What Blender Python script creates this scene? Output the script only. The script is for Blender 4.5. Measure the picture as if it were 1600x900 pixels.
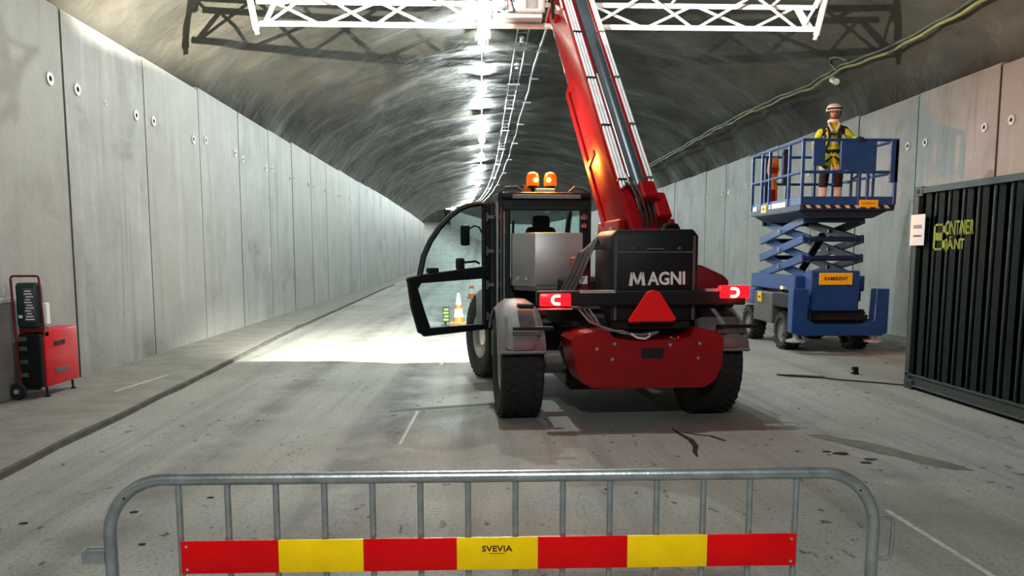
import bpy, bmesh, math, random
from mathutils import Vector, Matrix
random.seed(7)
for o in list(bpy.data.objects): bpy.data.objects.remove(o)
S = bpy.context.scene
COL = S.collection
R = math.radians
# ------------------------------------------------------------------ camera
F_PX = 1250.0
PITCH = R(6.8)
cam = bpy.data.cameras.new('camera'); camo = bpy.data.objects.new('camera', cam); COL.objects.link(camo)
cam.sensor_width = 36.0; cam.sensor_fit = 'HORIZONTAL'; cam.lens = F_PX / 1600 * 36.0
cam.shift_y = 0.05878; cam.clip_start = 0.05; cam.clip_end = 600
camo.location = (0, 0, 1.7); camo.rotation_euler = (math.pi / 2 - PITCH, 0, -R(2.138))
S.camera = camo
# ------------------------------------------------------------------ world, exposure
w = bpy.data.worlds.new('world'); S.world = w; w.use_nodes = True
w.node_tree.nodes['Background'].inputs[0].default_value = (0.02, 0.022, 0.024, 1)
w.node_tree.nodes['Background'].inputs[1].default_value = 0.3
S.view_settings.view_transform = 'Standard'; S.view_settings.look = 'None'
S.view_settings.exposure = 0.0; S.view_settings.gamma = 1.0; S.view_settings.use_curve_mapping = False
# ------------------------------------------------------------------ lights
LAMP_W = 700.0          # watts of the festoon bulbs over the camera end of the tunnel
BULB_E = 3000.0          # emission of the visible bulbs
WORK_W = 12000.0
FLOOD_W = 68000.0
def light(name, kind, loc, energy, col, radius=0.1, target=None, **kw):
    l = bpy.data.lights.new(name, kind); l.energy = energy; l.color = col
    if kind in ('POINT', 'SPOT'): l.shadow_soft_size = radius
    for k, v in kw.items(): setattr(l, k, v)
    o = bpy.data.objects.new(name, l); COL.objects.link(o); o.location = loc
    if target is not None:
        o.rotation_euler = (Vector(target) - Vector(loc)).to_track_quat('-Z', 'Y').to_euler()
    return o
COOL = (0.93, 1.0, 0.96)
for y, k in ((14.8, 1.7), (7.8, 1.05)):      # unseen lamps of the same row, above the frame, cones kept off the vault
    light('unseen_overhead_light', 'SPOT', (0.02, y, 6.95), LAMP_W * k, COOL, 0.06, (0.02, y, 0), spot_size=R(156), spot_blend=0.25)
light('unseen_overhead_light', 'POINT', (0.02, -1.5, 4.5), 950, COOL, 0.10)      # unseen lamp added behind the viewer to brighten the barrier plank
def aim(p, az, el, d=10): return (p[0] + d * math.sin(R(az)) * math.cos(R(el)), p[1] + d * math.cos(R(az)) * math.cos(R(el)), p[2] + d * math.sin(R(el)))
FP = (0.38, 6.0, 3.80)      # twin-headed flood light hung above the barrier, turned up at the vault
light('flood_light', 'SPOT', FP, FLOOD_W, (1.0, 0.95, 0.80), 0.010, aim(FP, -25, 15), spot_size=R(52), spot_blend=0.6)
light('flood_light', 'SPOT', FP, FLOOD_W * .16, (1.0, 0.95, 0.80), 0.010, aim(FP, 34, 15), spot_size=R(46), spot_blend=0.6)

# ------------------------------------------------------------------ helpers
def lk(o, parent=None):
    COL.objects.link(o)
    if parent is not None: o.parent = parent
    return o
def tag(o, label=None, cat=None, group=None, kind=None):
    if label: o['label'] = label
    if cat: o['category'] = cat
    if group: o['group'] = group
    if kind: o['kind'] = kind
    return o
def empty(name, loc=(0, 0, 0), rz=0, label=None, cat=None, group=None, kind=None):
    o = bpy.data.objects.new(name, None); COL.objects.link(o); o.empty_display_size = .1
    o.location = loc; o.rotation_euler = (0, 0, rz)
    return tag(o, label, cat, group, kind)

class B:
    """collects shapes in one bmesh"""
    def __init__(s): s.bm = bmesh.new()
    def box(s, c, d, rot=None, bev=0, seg=1):
        m = Matrix.Translation(c)
        if rot is not None: m = m @ (rot.to_matrix().to_4x4() if hasattr(rot, 'to_matrix') else rot)
        m = m @ Matrix.Diagonal((d[0], d[1], d[2], 1))
        if bev <= 0:
            bmesh.ops.create_cube(s.bm, size=1, matrix=m)
        else:
            t = bmesh.new(); bmesh.ops.create_cube(t, size=1, matrix=m)
            bmesh.ops.bevel(t, geom=t.edges[:], offset=bev, segments=seg, affect='EDGES', profile=.5)
            s.add(t)
        return s
    def add(s, t):
        me = bpy.data.meshes.new('tmp'); t.to_mesh(me); t.free(); s.bm.from_mesh(me); bpy.data.meshes.remove(me)
    def span(s, lo, hi, bev=0, seg=1):
        return s.box([(a + b) / 2 for a, b in zip(lo, hi)], [abs(b - a) for a, b in zip(lo, hi)], None, bev, seg)
    def cyl(s, p0, p1, r0, r1=None, seg=12, caps=True):
        p0 = Vector(p0); p1 = Vector(p1); r1 = r0 if r1 is None else r1
        d = p1 - p0; q = d.to_track_quat('Z', 'Y').to_matrix().to_4x4()
        bmesh.ops.create_cone(s.bm, cap_ends=caps, segments=seg, radius1=max(r0, 1e-4), radius2=max(r1, 1e-4), depth=d.length,
                              matrix=Matrix.Translation((p0 + p1) / 2) @ q)
        return s
    def tube(s, pts, r, seg=8, closed=False):
        pts = [Vector(p) for p in pts]; n = len(pts); rings = []
        up = Vector((0, 0, 1)); prev = None
        for i, p in enumerate(pts):
            if closed: t = pts[(i + 1) % n] - pts[i - 1]
            else: t = pts[min(i + 1, n - 1)] - pts[max(i - 1, 0)]
            t.normalize()
            if prev is None:
                a = t.cross(up)
                if a.length < .05: a = t.cross(Vector((1, 0, 0)))
            else: a = prev - t * prev.dot(t)
            a.normalize(); prev = a; b = t.cross(a)
            rr = r[i] if isinstance(r, (list, tuple)) else r
            rings.append([s.bm.verts.new(p + (a * math.cos(k * 2 * math.pi / seg) + b * math.sin(k * 2 * math.pi / seg)) * rr) for k in range(seg)])
        m = n if closed else n - 1
        for i in range(m):
            A, C_ = rings[i], rings[(i + 1) % n]
            for k in range(seg):
                s.bm.faces.new((A[k], A[(k + 1) % seg], C_[(k + 1) % seg], C_[k]))
        if not closed:
            s.bm.faces.new(rings[0][::-1]); s.bm.faces.new(rings[-1])
        return s
    def prism(s, poly, axis, lo, hi, bev=0, seg=1):
        """poly in the two remaining axes (in x,y,z order), extruded along axis"""
        t = bmesh.new(); ax = 'xyz'.index(axis)
        def P(u, v, w_):
            c = [u, v]; c.insert(ax, w_); return Vector(c)
        a = [t.verts.new(P(u, v, lo)) for u, v in poly]; b = [t.verts.new(P(u, v, hi)) for u, v in poly]
        t.faces.new(a); t.faces.new(b[::-1]); n = len(poly)
        for i in range(n): t.faces.new((a[i], b[i], b[(i + 1) % n], a[(i + 1) % n]))
        bmesh.ops.recalc_face_normals(t, faces=t.faces[:])
        if bev > 0: bmesh.ops.bevel(t, geom=t.edges[:], offset=bev, segments=seg, affect='EDGES', profile=.5)
        s.add(t); return s
    def lathe(s, prof, seg=32, axis='z', c=(0, 0, 0), cap=False):
        """prof: (radius, height) list"""
        rings = []
        for r, hgt in prof:
            ring = []
            for k in range(seg):
                a = k * 2 * math.pi / seg; u, v = r * math.cos(a), r * math.sin(a)
                p = {'z': (u, v, hgt), 'x': (hgt, u, v), 'y': (v, hgt, u)}[axis]
                ring.append(s.bm.verts.new(Vector(p) + Vector(c)))
            rings.append(ring)
        for A, C_ in zip(rings, rings[1:]):
            for k in range(seg): s.bm.faces.new((A[k], A[(k + 1) % seg], C_[(k + 1) % seg], C_[k]))
        if cap: s.bm.faces.new(rings[0][::-1]); s.bm.faces.new(rings[-1])
        return s
    def ball(s, c, r, sub=2, sc=(1, 1, 1)):
        bmesh.ops.create_icosphere(s.bm, subdivisions=sub, radius=r, matrix=Matrix.Translation(c) @ Matrix.Diagonal((*sc, 1))); return s
    def mesh(s, name, smooth=True, ang=35):
        bmesh.ops.recalc_face_normals(s.bm, faces=s.bm.faces[:])
        me = bpy.data.meshes.new(name); s.bm.to_mesh(me); s.bm.free()
        if smooth:
            for p in me.polygons: p.use_smooth = True
            me.set_sharp_from_angle(angle=R(ang))
        return me
    def obj(s, name, mat, parent=None, loc=None, rot=None, **kw):
        me = s.mesh(name); me.materials.append(mat)
        o = bpy.data.objects.new(name, me); lk(o, parent)
        if loc is not None: o.location = loc
        if rot is not None: o.rotation_euler = rot
        return tag(o, **kw)
def inst(name, me, parent, loc=(0, 0, 0), rot=(0, 0, 0), scale=(1, 1, 1)):
    o = bpy.data.objects.new(name, me); lk(o, parent); o.location = loc; o.rotation_euler = rot; o.scale = scale; return o
def text_mesh(txt, width, height, depth=.004, bold=.0, spacing=1.0):
    cu = bpy.data.curves.new('txt', 'FONT'); cu.body = txt; cu.extrude = .02; cu.offset = bold; cu.space_character = spacing
    cu.resolution_u = 3
    o = bpy.data.objects.new('txt', cu); COL.objects.link(o)
    dg = bpy.context.evaluated_depsgraph_get(); me = bpy.data.meshes.new_from_object(o.evaluated_get(dg))
    bpy.data.objects.remove(o)
    xs = [v.co.x for v in me.vertices]; ys = [v.co.y for v in me.vertices]
    x0, x1, y0, y1 = min(xs), max(xs), min(ys), max(ys)
    for v in me.vertices:
        v.co.x = ((v.co.x - x0) / (x1 - x0) - .5) * width; v.co.y = ((v.co.y - y0) / (y1 - y0) - .5) * height
        v.co.z = depth if v.co.z > 0 else -.001
    return me
def text_obj(name, txt, width, height, mat, parent, loc, rot, **kw):
    me = text_mesh(txt, width, height, **{k: kw[k] for k in ('depth', 'bold', 'spacing') if k in kw})
    me.name = name; me.materials.append(mat)
    return inst(name, me, parent, loc, rot)

# ------------------------------------------------------------------ materials
MATS = {}
def mat(name, col, rough=.5, metal=0, var=.0, scale=6, bump=0, bscale=40, coat=0, spec=.5, emit=None, estr=0, col2=None, trans=0, alpha=1, ior=1.45):
    m = bpy.data.materials.new(name); m.use_nodes = True; N = m.node_tree; b = N.nodes['Principled BSDF']
    b.inputs['Roughness'].default_value = rough; b.inputs['Metallic'].default_value = metal
    b.inputs['Specular IOR Level'].default_value = spec; b.inputs['Coat Weight'].default_value = coat
    b.inputs['IOR'].default_value = ior
    c = (*col, 1); b.inputs['Base Color'].default_value = c
    if trans: b.inputs['Transmission Weight'].default_value = trans
    if alpha < 1: b.inputs['Alpha'].default_value = alpha
    if emit: b.inputs['Emission Color'].default_value = (*emit, 1); b.inputs['Emission Strength'].default_value = estr
    if var > 0 or col2 or bump:
        tc = N.nodes.new('ShaderNodeTexCoord')
        if var > 0 or col2:
            n = N.nodes.new('ShaderNodeTexNoise'); n.inputs['Scale'].default_value = scale; n.inputs['Detail'].default_value = 6
            n.inputs['Roughness'].default_value = .65
            N.links.new(tc.outputs['Object'], n.inputs['Vector'])
            r = N.nodes.new('ShaderNodeValToRGB'); r.color_ramp.elements[0].position = .35; r.color_ramp.elements[1].position = .68
            d = col2 if col2 else tuple(x * (1 - var) for x in col)
            r.color_ramp.elements[0].color = (*d, 1); r.color_ramp.elements[1].color = c
            N.links.new(n.outputs['Fac'], r.inputs['Fac']); N.links.new(r.outputs['Color'], b.inputs['Base Color'])
        if bump:
            n2 = N.nodes.new('ShaderNodeTexNoise'); n2.inputs['Scale'].default_value = bscale; n2.inputs['Detail'].default_value = 4
            N.links.new(tc.outputs['Object'], n2.inputs['Vector'])
            bp = N.nodes.new('ShaderNodeBump'); bp.inputs['Strength'].default_value = bump; bp.inputs['Distance'].default_value = .02
            N.links.new(n2.outputs['Fac'], bp.inputs['Height']); N.links.new(bp.outputs['Normal'], b.inputs['Normal'])
    MATS[name] = m; return m
def nodes(m): return m.node_tree, m.node_tree.nodes, m.node_tree.links
def mixcol(N, L, a, b, fac, mode='MIX'):
    n = N.new('ShaderNodeMix'); n.data_type = 'RGBA'; n.blend_type = mode
    for sock, v in ((n.inputs[0], fac), (n.inputs[6], a), (n.inputs[7], b)):
        if hasattr(v, 'is_output'): L.new(v, sock)
        elif isinstance(v, tuple): sock.default_value = (*v, 1)
        else: sock.default_value = v
    return n.outputs[2]
def noise(N, L, vec, scale, detail=5, rough=.6, dist=0):
    n = N.new('ShaderNodeTexNoise'); n.inputs['Scale'].default_value = scale; n.inputs['Detail'].default_value = detail
    n.inputs['Roughness'].default_value = rough; n.inputs['Distortion'].default_value = dist; L.new(vec, n.inputs['Vector']); return n.outputs['Fac']
def ramp(N, L, fac, stops):
    r = N.new('ShaderNodeValToRGB'); e = r.color_ramp.elements
    while len(e) < len(stops): e.new(.5)
    for el, (p, c) in zip(e, stops):
        el.position = p; el.color = (*c, 1) if isinstance(c, tuple) else (c, c, c, 1)
    L.new(fac, r.inputs['Fac']); return r.outputs['Color']
def mapping(N, L, vec, scale=(1, 1, 1), loc=(0, 0, 0)):
    n = N.new('ShaderNodeMapping'); n.inputs['Scale'].default_value = scale; n.inputs['Location'].default_value = loc
    L.new(vec, n.inputs['Vector']); return n.outputs['Vector']
def bump(N, L, h, strength, dist, b):
    n = N.new('ShaderNodeBump'); n.inputs['Strength'].default_value = strength; n.inputs['Distance'].default_value = dist
    L.new(h, n.inputs['Height']); L.new(n.outputs['Normal'], b.inputs['Normal'])
def math_(N, L, op, a, b=0.0):
    n = N.new('ShaderNodeMath'); n.operation = op
    for sock, v in zip(n.inputs, (a, b)):
        if hasattr(v, 'is_output'): L.new(v, sock)
        else: sock.default_value = v
    return n.outputs[0]

def concrete_wall(name):
    m = mat(name, (.40, .41, .40), .62, spec=.35); T, N, L = nodes(m); b = N['Principled BSDF']
    g = N.new('ShaderNodeNewGeometry').outputs['Position']; oi = N.new('ShaderNodeObjectInfo').outputs['Random']
    big = noise(N, L, g, .7, 5, .62, .4)
    c = ramp(N, L, big, [(.30, (.16, .16, .145)), (.46, (.285, .292, .287)), (.70, (.37, .38, .376))])
    st = noise(N, L, mapping(N, L, g, (1, 2.6, .22)), 1.6, 4, .6, .6)            # run marks from the top
    c = mixcol(N, L, c, (.52, .53, .50), ramp(N, L, st, [(.56, 0.), (.78, .6)]))
    c = mixcol(N, L, c, (.15, .142, .115), ramp(N, L, st, [(.28, .7), (.44, 0.)]))
    form = noise(N, L, mapping(N, L, g, (1, .35, 5.5)), 2.2, 3, .5)               # formwork board lines
    c = mixcol(N, L, c, (.29, .30, .29), ramp(N, L, form, [(.4, .35), (.58, 0.)]))
    c = mixcol(N, L, c, (.30, .295, .27), math_(N, L, 'MULTIPLY', oi, .6))
    L.new(c, b.inputs['Base Color'])
    bump(N, L, noise(N, L, g, 9, 6, .7), .25, .03, b)
    return m
def floor_mat():
    m = mat('floor_concrete', (.25, .25, .235), .55, spec=.25); T, N, L = nodes(m); b = N['Principled BSDF']
    g = N.new('ShaderNodeNewGeometry').outputs['Position']
    c = ramp(N, L, noise(N, L, g, .35, 6, .6, .5), [(.3, (.225, .222, .196)), (.5, (.31, .31, .285)), (.7, (.375, .375, .35))])
    lane = noise(N, L, mapping(N, L, g, (1.6, .07, 1)), 1.5, 5, .65, .2)          # tyre-polished lengthwise streaks
    c = mixcol(N, L, c, (.155, .155, .145), ramp(N, L, lane, [(.32, .65), (.52, 0.)]))
    c = mixcol(N, L, c, (.34, .345, .325), ramp(N, L, lane, [(.55, 0.), (.75, .55)]))
    sx = N.new('ShaderNodeSeparateXYZ'); L.new(g, sx.inputs[0])
    wob = math_(N, L, 'ADD', sx.outputs['X'], math_(N, L, 'MULTIPLY', noise(N, L, mapping(N, L, g, (1, .12, 1)), 1.0, 2), .5))
    for xc, wd, st in ((-0.95, .26, .95), (-2.35, .22, .7), (3.4, .25, .5)):
        d = math_(N, L, 'ABSOLUTE', math_(N, L, 'SUBTRACT', wob, xc + .25))
        band = math_(N, L, 'MULTIPLY', ramp(N, L, d, [(wd * .5, 1.), (wd * 1.5, 0.)]), ramp(N, L, noise(N, L, g, 1.3, 6, .7), [(.35, 0.), (.62, st)]))
        c = mixcol(N, L, c, (.12, .12, .112), band)
    sp = noise(N, L, mapping(N, L, g, (9, 5, 1)), 1.0, 3, .6)
    spm = math_(N, L, 'MULTIPLY', ramp(N, L, sp, [(.635, 0.), (.66, .85)]), ramp(N, L, noise(N, L, g, .8, 2), [(.45, 0.), (.55, 1.)]))
    c = mixcol(N, L, c, (.05, .05, .045), spm)                                   # crumbs of dirt
    grit = noise(N, L, g, 38, 4, .7)
    c = mixcol(N, L, c, (.12, .12, .11), ramp(N, L, grit, [(.36, .6), (.50, 0.)]))
    L.new(c, b.inputs['Base Color'])
    L.new(ramp(N, L, noise(N, L, g, 1.1, 5), [(.35, .62), (.65, .85)]), b.inputs['Roughness'])
    bump(N, L, noise(N, L, g, 24, 6, .75), .3, .015, b)
    return m
def rock_mat():
    m = mat('shotcrete', (.1, .1, .09), .5, spec=.5); T, N, L = nodes(m); b = N['Principled BSDF']
    g = N.new('ShaderNodeNewGeometry').outputs['Position']
    c = ramp(N, L, noise(N, L, g, .35, 6, .6, .6), [(.3, (.028, .026, .021)), (.5, (.050, .047, .038)), (.7, (.076, .071, .057))])
    c = mixcol(N, L, c, (.11, .106, .09), ramp(N, L, noise(N, L, g, 1.7, 6, .7, 1.0), [(.58, 0.), (.75, .5)]))
    L.new(c, b.inputs['Base Color'])
    L.new(ramp(N, L, noise(N, L, g, .8, 4), [(.35, .52), (.7, .78)]), b.inputs['Roughness'])
    h = mixcol(N, L, noise(N, L, g, 1.6, 5, .55), noise(N, L, mapping(N, L, g, (.8, 1.4, .8)), 1.0, 3, .5, .4), .55)
    bump(N, L, h, .55, .25, b)
    return m
M_WALL = concrete_wall('concrete_panel'); M_FLOOR = floor_mat(); M_ROCK = rock_mat()
M_STRIP = mat('walkway_concrete', (.25, .24, .215), .7, var=.35, scale=2.2, bump=.3, bscale=20)
M_EDGE_LIT = mat('chamfer_lit_concrete', (.56, .56, .53), .7, var=.25, scale=4)  # paler than the panels: light catching the top edge put into the colour
M_SLAB = mat('slab_grey', (.16, .165, .165), .7, var=.35, scale=3, bump=.2)
M_DARK = mat('dark_gap', (.03, .03, .03), .9, var=.3)
M_PLATE = mat('plate_grey', (.55, .54, .5), .5, metal=.3, var=.3, scale=20)
M_HOLE = mat('hole_black', (.012, .012, .012), .9, var=.2)
M_PAINT = mat('road_paint', (.58, .58, .55), .6, var=.45, scale=14)
M_STAIN = mat('oil_stain', (.035, .036, .034), .75, spec=.2, var=.4, scale=8)
M_DAMP = mat('damp_concrete', (.165, .162, .145), .85, spec=.15, var=.35, scale=5)
M_DIRT = mat('dirt_line', (.13, .126, .11), .9, spec=.1, var=.4, scale=5)
M_GALV = mat('galvanised', (.46, .49, .51), .34, metal=.8, var=.35, scale=14, bump=.06, bscale=60)
M_RED = mat('machine_red', (.30, .0025, .006), .32, var=.25, scale=5, coat=.15, spec=.35)
M_DRED = mat('dark_red', (.20, .006, .012), .4, var=.3, scale=5)
M_BLACK = mat('machine_black', (.007, .008, .010), .5, var=.35, scale=7, spec=.3)
M_RUB = mat('tyre_rubber', (.016, .016, .016), .8, var=.35, scale=14, bump=.35, bscale=60)
M_FEND = mat('fender_grey', (.17, .163, .168), .5, var=.25, scale=6)
M_STEEL = mat('brushed_steel', (.48, .45, .44), .42, metal=.75, var=.15, scale=3)
M_CHROME = mat('chrome', (.75, .76, .78), .2, metal=1, var=.15, scale=9)
M_PIPE = mat('pipe_white', (.80, .78, .80), .4, metal=.0, var=.2, scale=9)
M_RAIL = mat('rail_slate', (.055, .07, .085), .35, metal=.3, var=.2)
M_GLASS = mat('cab_glass', (.80, .93, .92), .03, trans=1.0, ior=1.05, var=.04)
M_INT = mat('cab_interior', (.02, .02, .022), .7, var=.3)
M_WHITE = mat('white_paint', (.78, .79, .78), .4, var=.12, scale=8)
M_LETTER = mat('letter_white', (.82, .82, .80), .5, var=.08)
M_BLUE = mat('lift_blue', (.012, .062, .25), .4, var=.25, scale=4, coat=.2)
M_BLUED = mat('lift_blue_dark', (.008, .024, .075), .5, var=.3, scale=5)
M_GREY = mat('tray_grey', (.09, .085, .085), .5, var=.3, scale=5)
M_YEL = mat('sign_yellow', (.80, .50, .012), .4, var=.12, scale=5)
M_BYEL = mat('barrier_yellow', (.92, .58, .004), .36, var=.14, scale=9, spec=.15)
M_BRED = mat('barrier_red', (.68, .003, .005), .34, var=.16, scale=7, spec=.15)
M_INK = mat('ink_maroon', (.075, .004, .01), .6, var=.1)
M_INKB = mat('ink_dark', (.05, .03, .01), .6, var=.1)
M_INKG = mat('ink_grey', (.22, .23, .25), .6, var=.1)
M_GREEN = mat('container_green', (.020, .040, .034), .5, var=.35, scale=3.5, bump=.1, bscale=30)
M_GREENF = mat('container_frame', (.028, .040, .036), .5, var=.4, scale=5)
M_LIME = mat('stencil_lime', (.36, .44, .045), .6, var=.35, scale=16)
M_PAPER = mat('paper_white', (.80, .81, .80), .7, var=.06)
M_HRED = mat('heater_red', (.58, .006, .018), .4, var=.15, scale=5, coat=.1, spec=.25)
M_HGREEN = mat('heater_dark_green', (.012, .040, .038), .45, var=.3)
M_HIVIS = mat('hivis_yellow', (.62, .66, .015), .7, var=.35, scale=9, bump=.3, bscale=18)
M_NAVY = mat('workwear_black', (.010, .011, .014), .8, var=.3, scale=9, bump=.3, bscale=18)
M_REFL = mat('reflective_grey', (.52, .50, .40), .45, var=.25, scale=14)
M_SKIN = mat('skin', (.40, .22, .16), .55, var=.2, scale=14)
M_HELM = mat('helmet_pale', (.70, .60, .57), .4, var=.12)
M_BOOT = mat('boot_sand', (.58, .58, .55), .7, var=.3, scale=12)
M_ORNG = mat('orange_fabric', (.75, .20, .012), .6, var=.45, scale=9)
M_HOSE = mat('hose_green', (.045, .055, .03), .5, var=.4, scale=3)
M_HOSEY = mat('hose_yellow_green', (.20, .20, .06), .6, var=.5, scale=1.2)
M_CABLE = mat('cable_black', (.014, .014, .014), .6, var=.2)
M_CONE = mat('cone_orange', (.85, .25, .06), .5, var=.2)
M_CONEW = mat('cone_white', (.9, .9, .88), .5, var=.06)
M_BULB = mat('bulb', (1, 1, 1), .3, emit=(.88, 1.0, .97), estr=BULB_E, var=.02)
M_AMBER = mat('beacon_amber', (.55, .05, .0), .25, emit=(1.0, .11, .002), estr=1.1, var=.1)
M_FLAME = mat('beacon_core', (1, .6, .1), .3, emit=(1.0, .45, .04), estr=60, var=.05)
M_TAIL = mat('tail_lens_red', (.7, .004, .008), .25, emit=(1.0, .006, .012), estr=2.4, var=.1)
M_TAILC = mat('tail_element', (1, .6, .5), .3, emit=(1.0, .10, .07), estr=30, var=.02)
M_TRI = mat('reflector_triangle', (.85, .005, .008), .35, emit=(1, .0, .0), estr=.07, var=.15, scale=30)  # weak emission paints the light it throws back; it is no lamp
M_LED = mat('led_white', (1, 1, 1), .3, emit=(1, 1, .95), estr=18, var=.02)
M_LASER = mat('laser_red', (1, .1, .1), .3, emit=(1, .12, .10), estr=6, var=.02)

# ------------------------------------------------------------------ the tunnel
def cxl(y): return 0 if y < 40 else -(y - 40) ** 2 / 2000
def czl(y): return 0 if y < 60 else (y - 60) ** 2 / 3000
XL, XR, ZW = -5.37, 8.58, 4.82
stations = [-14 + .5 * i for i in range(int(74 / .5))] + [60 + 2 * i for i in range(91)]
def sweep(name, xs_fn, mat_, **kw):
    bm = bmesh.new(); prev = None
    for y in stations:
        row = [bm.verts.new((x + cxl(y), y, z + czl(y))) for x, z in xs_fn(y)]
        if prev:
            for a, b, c, d in zip(prev, prev[1:], row[1:], row): bm.faces.new((a, b, c, d))
        prev = row
    me = bpy.data.meshes.new(name); bm.to_mesh(me); bm.free()
    for p in me.polygons: p.use_smooth = True
    me.materials.append(mat_)
    o = bpy.data.objects.new(name, me); lk(o); return tag(o, kind='structure', **kw)
floor = sweep('floor', lambda y: [(-6.6 + 15.9 * i / 24, 0) for i in range(25)], M_FLOOR)
from mathutils import noise as MN
def vault(y):
    out = []; n = 110
    for i in range(n + 1):
        t = math.pi * (1 - i / n); cx, cz = 1.6, 4.2
        nx, nz = math.cos(t), math.sin(t)
        x, z = cx + 7.6 * nx, cz + 3.28 * nz
        v = Vector((x * .30, y * .55, z * .30))
        d = .16 * MN.noise(v) + .10 * MN.noise(v * 2.3 + Vector((7, 3, 1))) + .05 * MN.noise(v * 5.1)
        out.append((x + nx * d, z + nz * d))
    return [(-6.15, -.2), (-6.15, 3.0)] + out + [(9.35, 3.0), (9.35, -.2)]
ceiling = sweep('ceiling', vault, M_ROCK)
# closed far end and closed end behind the viewer
for nm, y in (('wall_far', 239), ('wall_back', -13.8)):
    pts = [(x + cxl(y), z + czl(y)) for x, z in vault(y)]
    b = B(); b.prism(pts, 'y', y, y + .2); b.obj(nm, M_ROCK, kind='structure')
# walls of precast panels
PW = 2.5; Y0 = 10.78 - 9 * PW
def panel_mesh(side):
    s = 1 if side == 'L' else -1        # face looks to +x on the left wall
    b = B(); g = .026; t = .16; ch = .022
    prof = [(0, 0), (0, ZW - ch), (-s * ch, ZW), (-s * t, ZW), (-s * t, 0)]
    b.prism(prof, 'y', g, PW - g)
    me = b.mesh('panel'); me.materials.append(M_WALL); me.materials.append(M_EDGE_LIT)
    for p in me.polygons:
        if p.center.z > ZW - ch and p.center.z < ZW and abs(p.normal.y) < .5: p.material_index = 1
        if p.center.z >= ZW - .001: p.material_index = 1
    return me
def anchor_mesh(side):
    s = 1 if side == 'L' else -1
    b = B(); b.lathe([(0.001, 0), (.032, 0), (.034, .014 * s), (.082, .016 * s), (.085, 0)], 18, 'x')
    me = b.mesh('anchor'); me.materials.append(M_PLATE); me.materials.append(M_HOLE)
    for p in me.polygons:
        if math.hypot(p.center.y, p.center.z) < .033: p.material_index = 1
    return me
for side, X in (('L', XL), ('R', XR)):
    s = 1 if side == 'L' else -1
    back = sweep('wall_left' if side == 'L' else 'wall_right',
                 lambda y: [(X - s * .20, -.1), (X - s * .20, ZW - .12), (X - s * .34, ZW - .12), (X - s * .34, -.1)], M_DARK)
    pm, am = panel_mesh(side), anchor_mesh(side)
    seal = B().span((-.05, -.03, 0), (.05, .03, ZW - .06)).mesh('joint_seal'); seal.transform(Matrix.Translation((-.05 * s, 0, 0))); seal.materials.append(M_DARK)
    rnd = random.Random(3 if side == 'L' else 5); far = bmesh.new()
    for k in range(0, 96):
        y = Y0 + k * PW; ym = y + PW / 2
        if y > 225: break
        ang = math.atan2(-(cxl(y + PW) - cxl(y)), PW)
        loc = Vector((X + cxl(y) + rnd.uniform(-.006, .006), y, czl(y) - .01 + rnd.uniform(-.022, .022)))
        lean = rnd.uniform(-.002, .002)
        if y < 60:
            p = inst('panel', pm, back, loc, (-.011, 0, ang + lean))
            inst('joint_seal', seal, p, (-.007 * s, 0, 0))
            if y < 34:
                for yy in (.30, PW - .30):
                    inst('anchor_plate', am, p, (.001 * s, yy + rnd.uniform(-.06, .06), 3.84 + rnd.uniform(-.04, .04)))
                if y < 14 and k % 2 == 1:
                    inst('anchor_plate', am, p, (.001 * s, 1.15, 3.86), (0, 0, 0), (.5, .45, .45))
        else:
            t = bmesh.new(); t.from_mesh(pm); bmesh.ops.transform(t, matrix=Matrix.Translation(loc) @ Matrix.Rotation(ang + lean, 4, 'Z'), verts=t.verts)
            me = bpy.data.meshes.new('t'); t.to_mesh(me); t.free(); far.from_mesh(me); bpy.data.meshes.remove(me)
    me = bpy.data.meshes.new('far_panels'); far.to_mesh(me); far.free(); me.materials.append(M_WALL); me.materials.append(M_EDGE_LIT)
    o = bpy.data.objects.new('far_panels', me); lk(o, back); tag(o, kind='stuff')
# raised walkway strip along the left wall, edge a little uneven
def edge_x(y):
    pts = [(-14, -3.45), (3, -3.62), (6.1, -3.69), (10.6, -3.84), (17.2, -4.15), (38, -4.62), (60, -4.75), (240, -4.75)]
    for (a, xa), (b_, xb) in zip(pts, pts[1:]):
        if a <= y <= b_: return xa + (xb - xa) * (y - a) / (b_ - a)
    return -4.75
b = bmesh.new(); prev = None
for y in stations:
    e = edge_x(y) + .035 * MN.noise(Vector((0, y * .9, 0)))
    row = [b.verts.new((x + cxl(y), y, z + czl(y))) for x, z in ((XL - .1, .045), (XL + .6, .045), (e - .14, .05), (e - .03, .042), (e, .0))]
    if prev:
        for q in zip(prev, prev[1:], row[1:], row): b.faces.new(q)
    prev = row
me = bpy.data.meshes.new('walkway'); b.to_mesh(me); b.free(); me.materials.append(M_STRIP)
walkway = bpy.data.objects.new('walkway', me); lk(walkway, floor)
def floor_patch(name, pts, mat_, z=.003):
    b = B(); b.prism(pts, 'z', -.002, z); return b.obj(name, mat_, floor)
def ribbon(name, path, widths, mat_, z=.003):
    L_, R_ = [], []
    for i, (x, y) in enumerate(path):
        a = Vector(path[max(i - 1, 0)]); c = Vector(path[min(i + 1, len(path) - 1)]); t = (c - a).normalized(); n = Vector((-t.y, t.x))
        wd = widths[i] if isinstance(widths, (list, tuple)) else widths
        L_.append((x + n.x * wd / 2, y + n.y * wd / 2)); R_.append((x - n.x * wd / 2, y - n.y * wd / 2))
    return floor_patch(name, L_ + R_[::-1], mat_, z)
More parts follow.
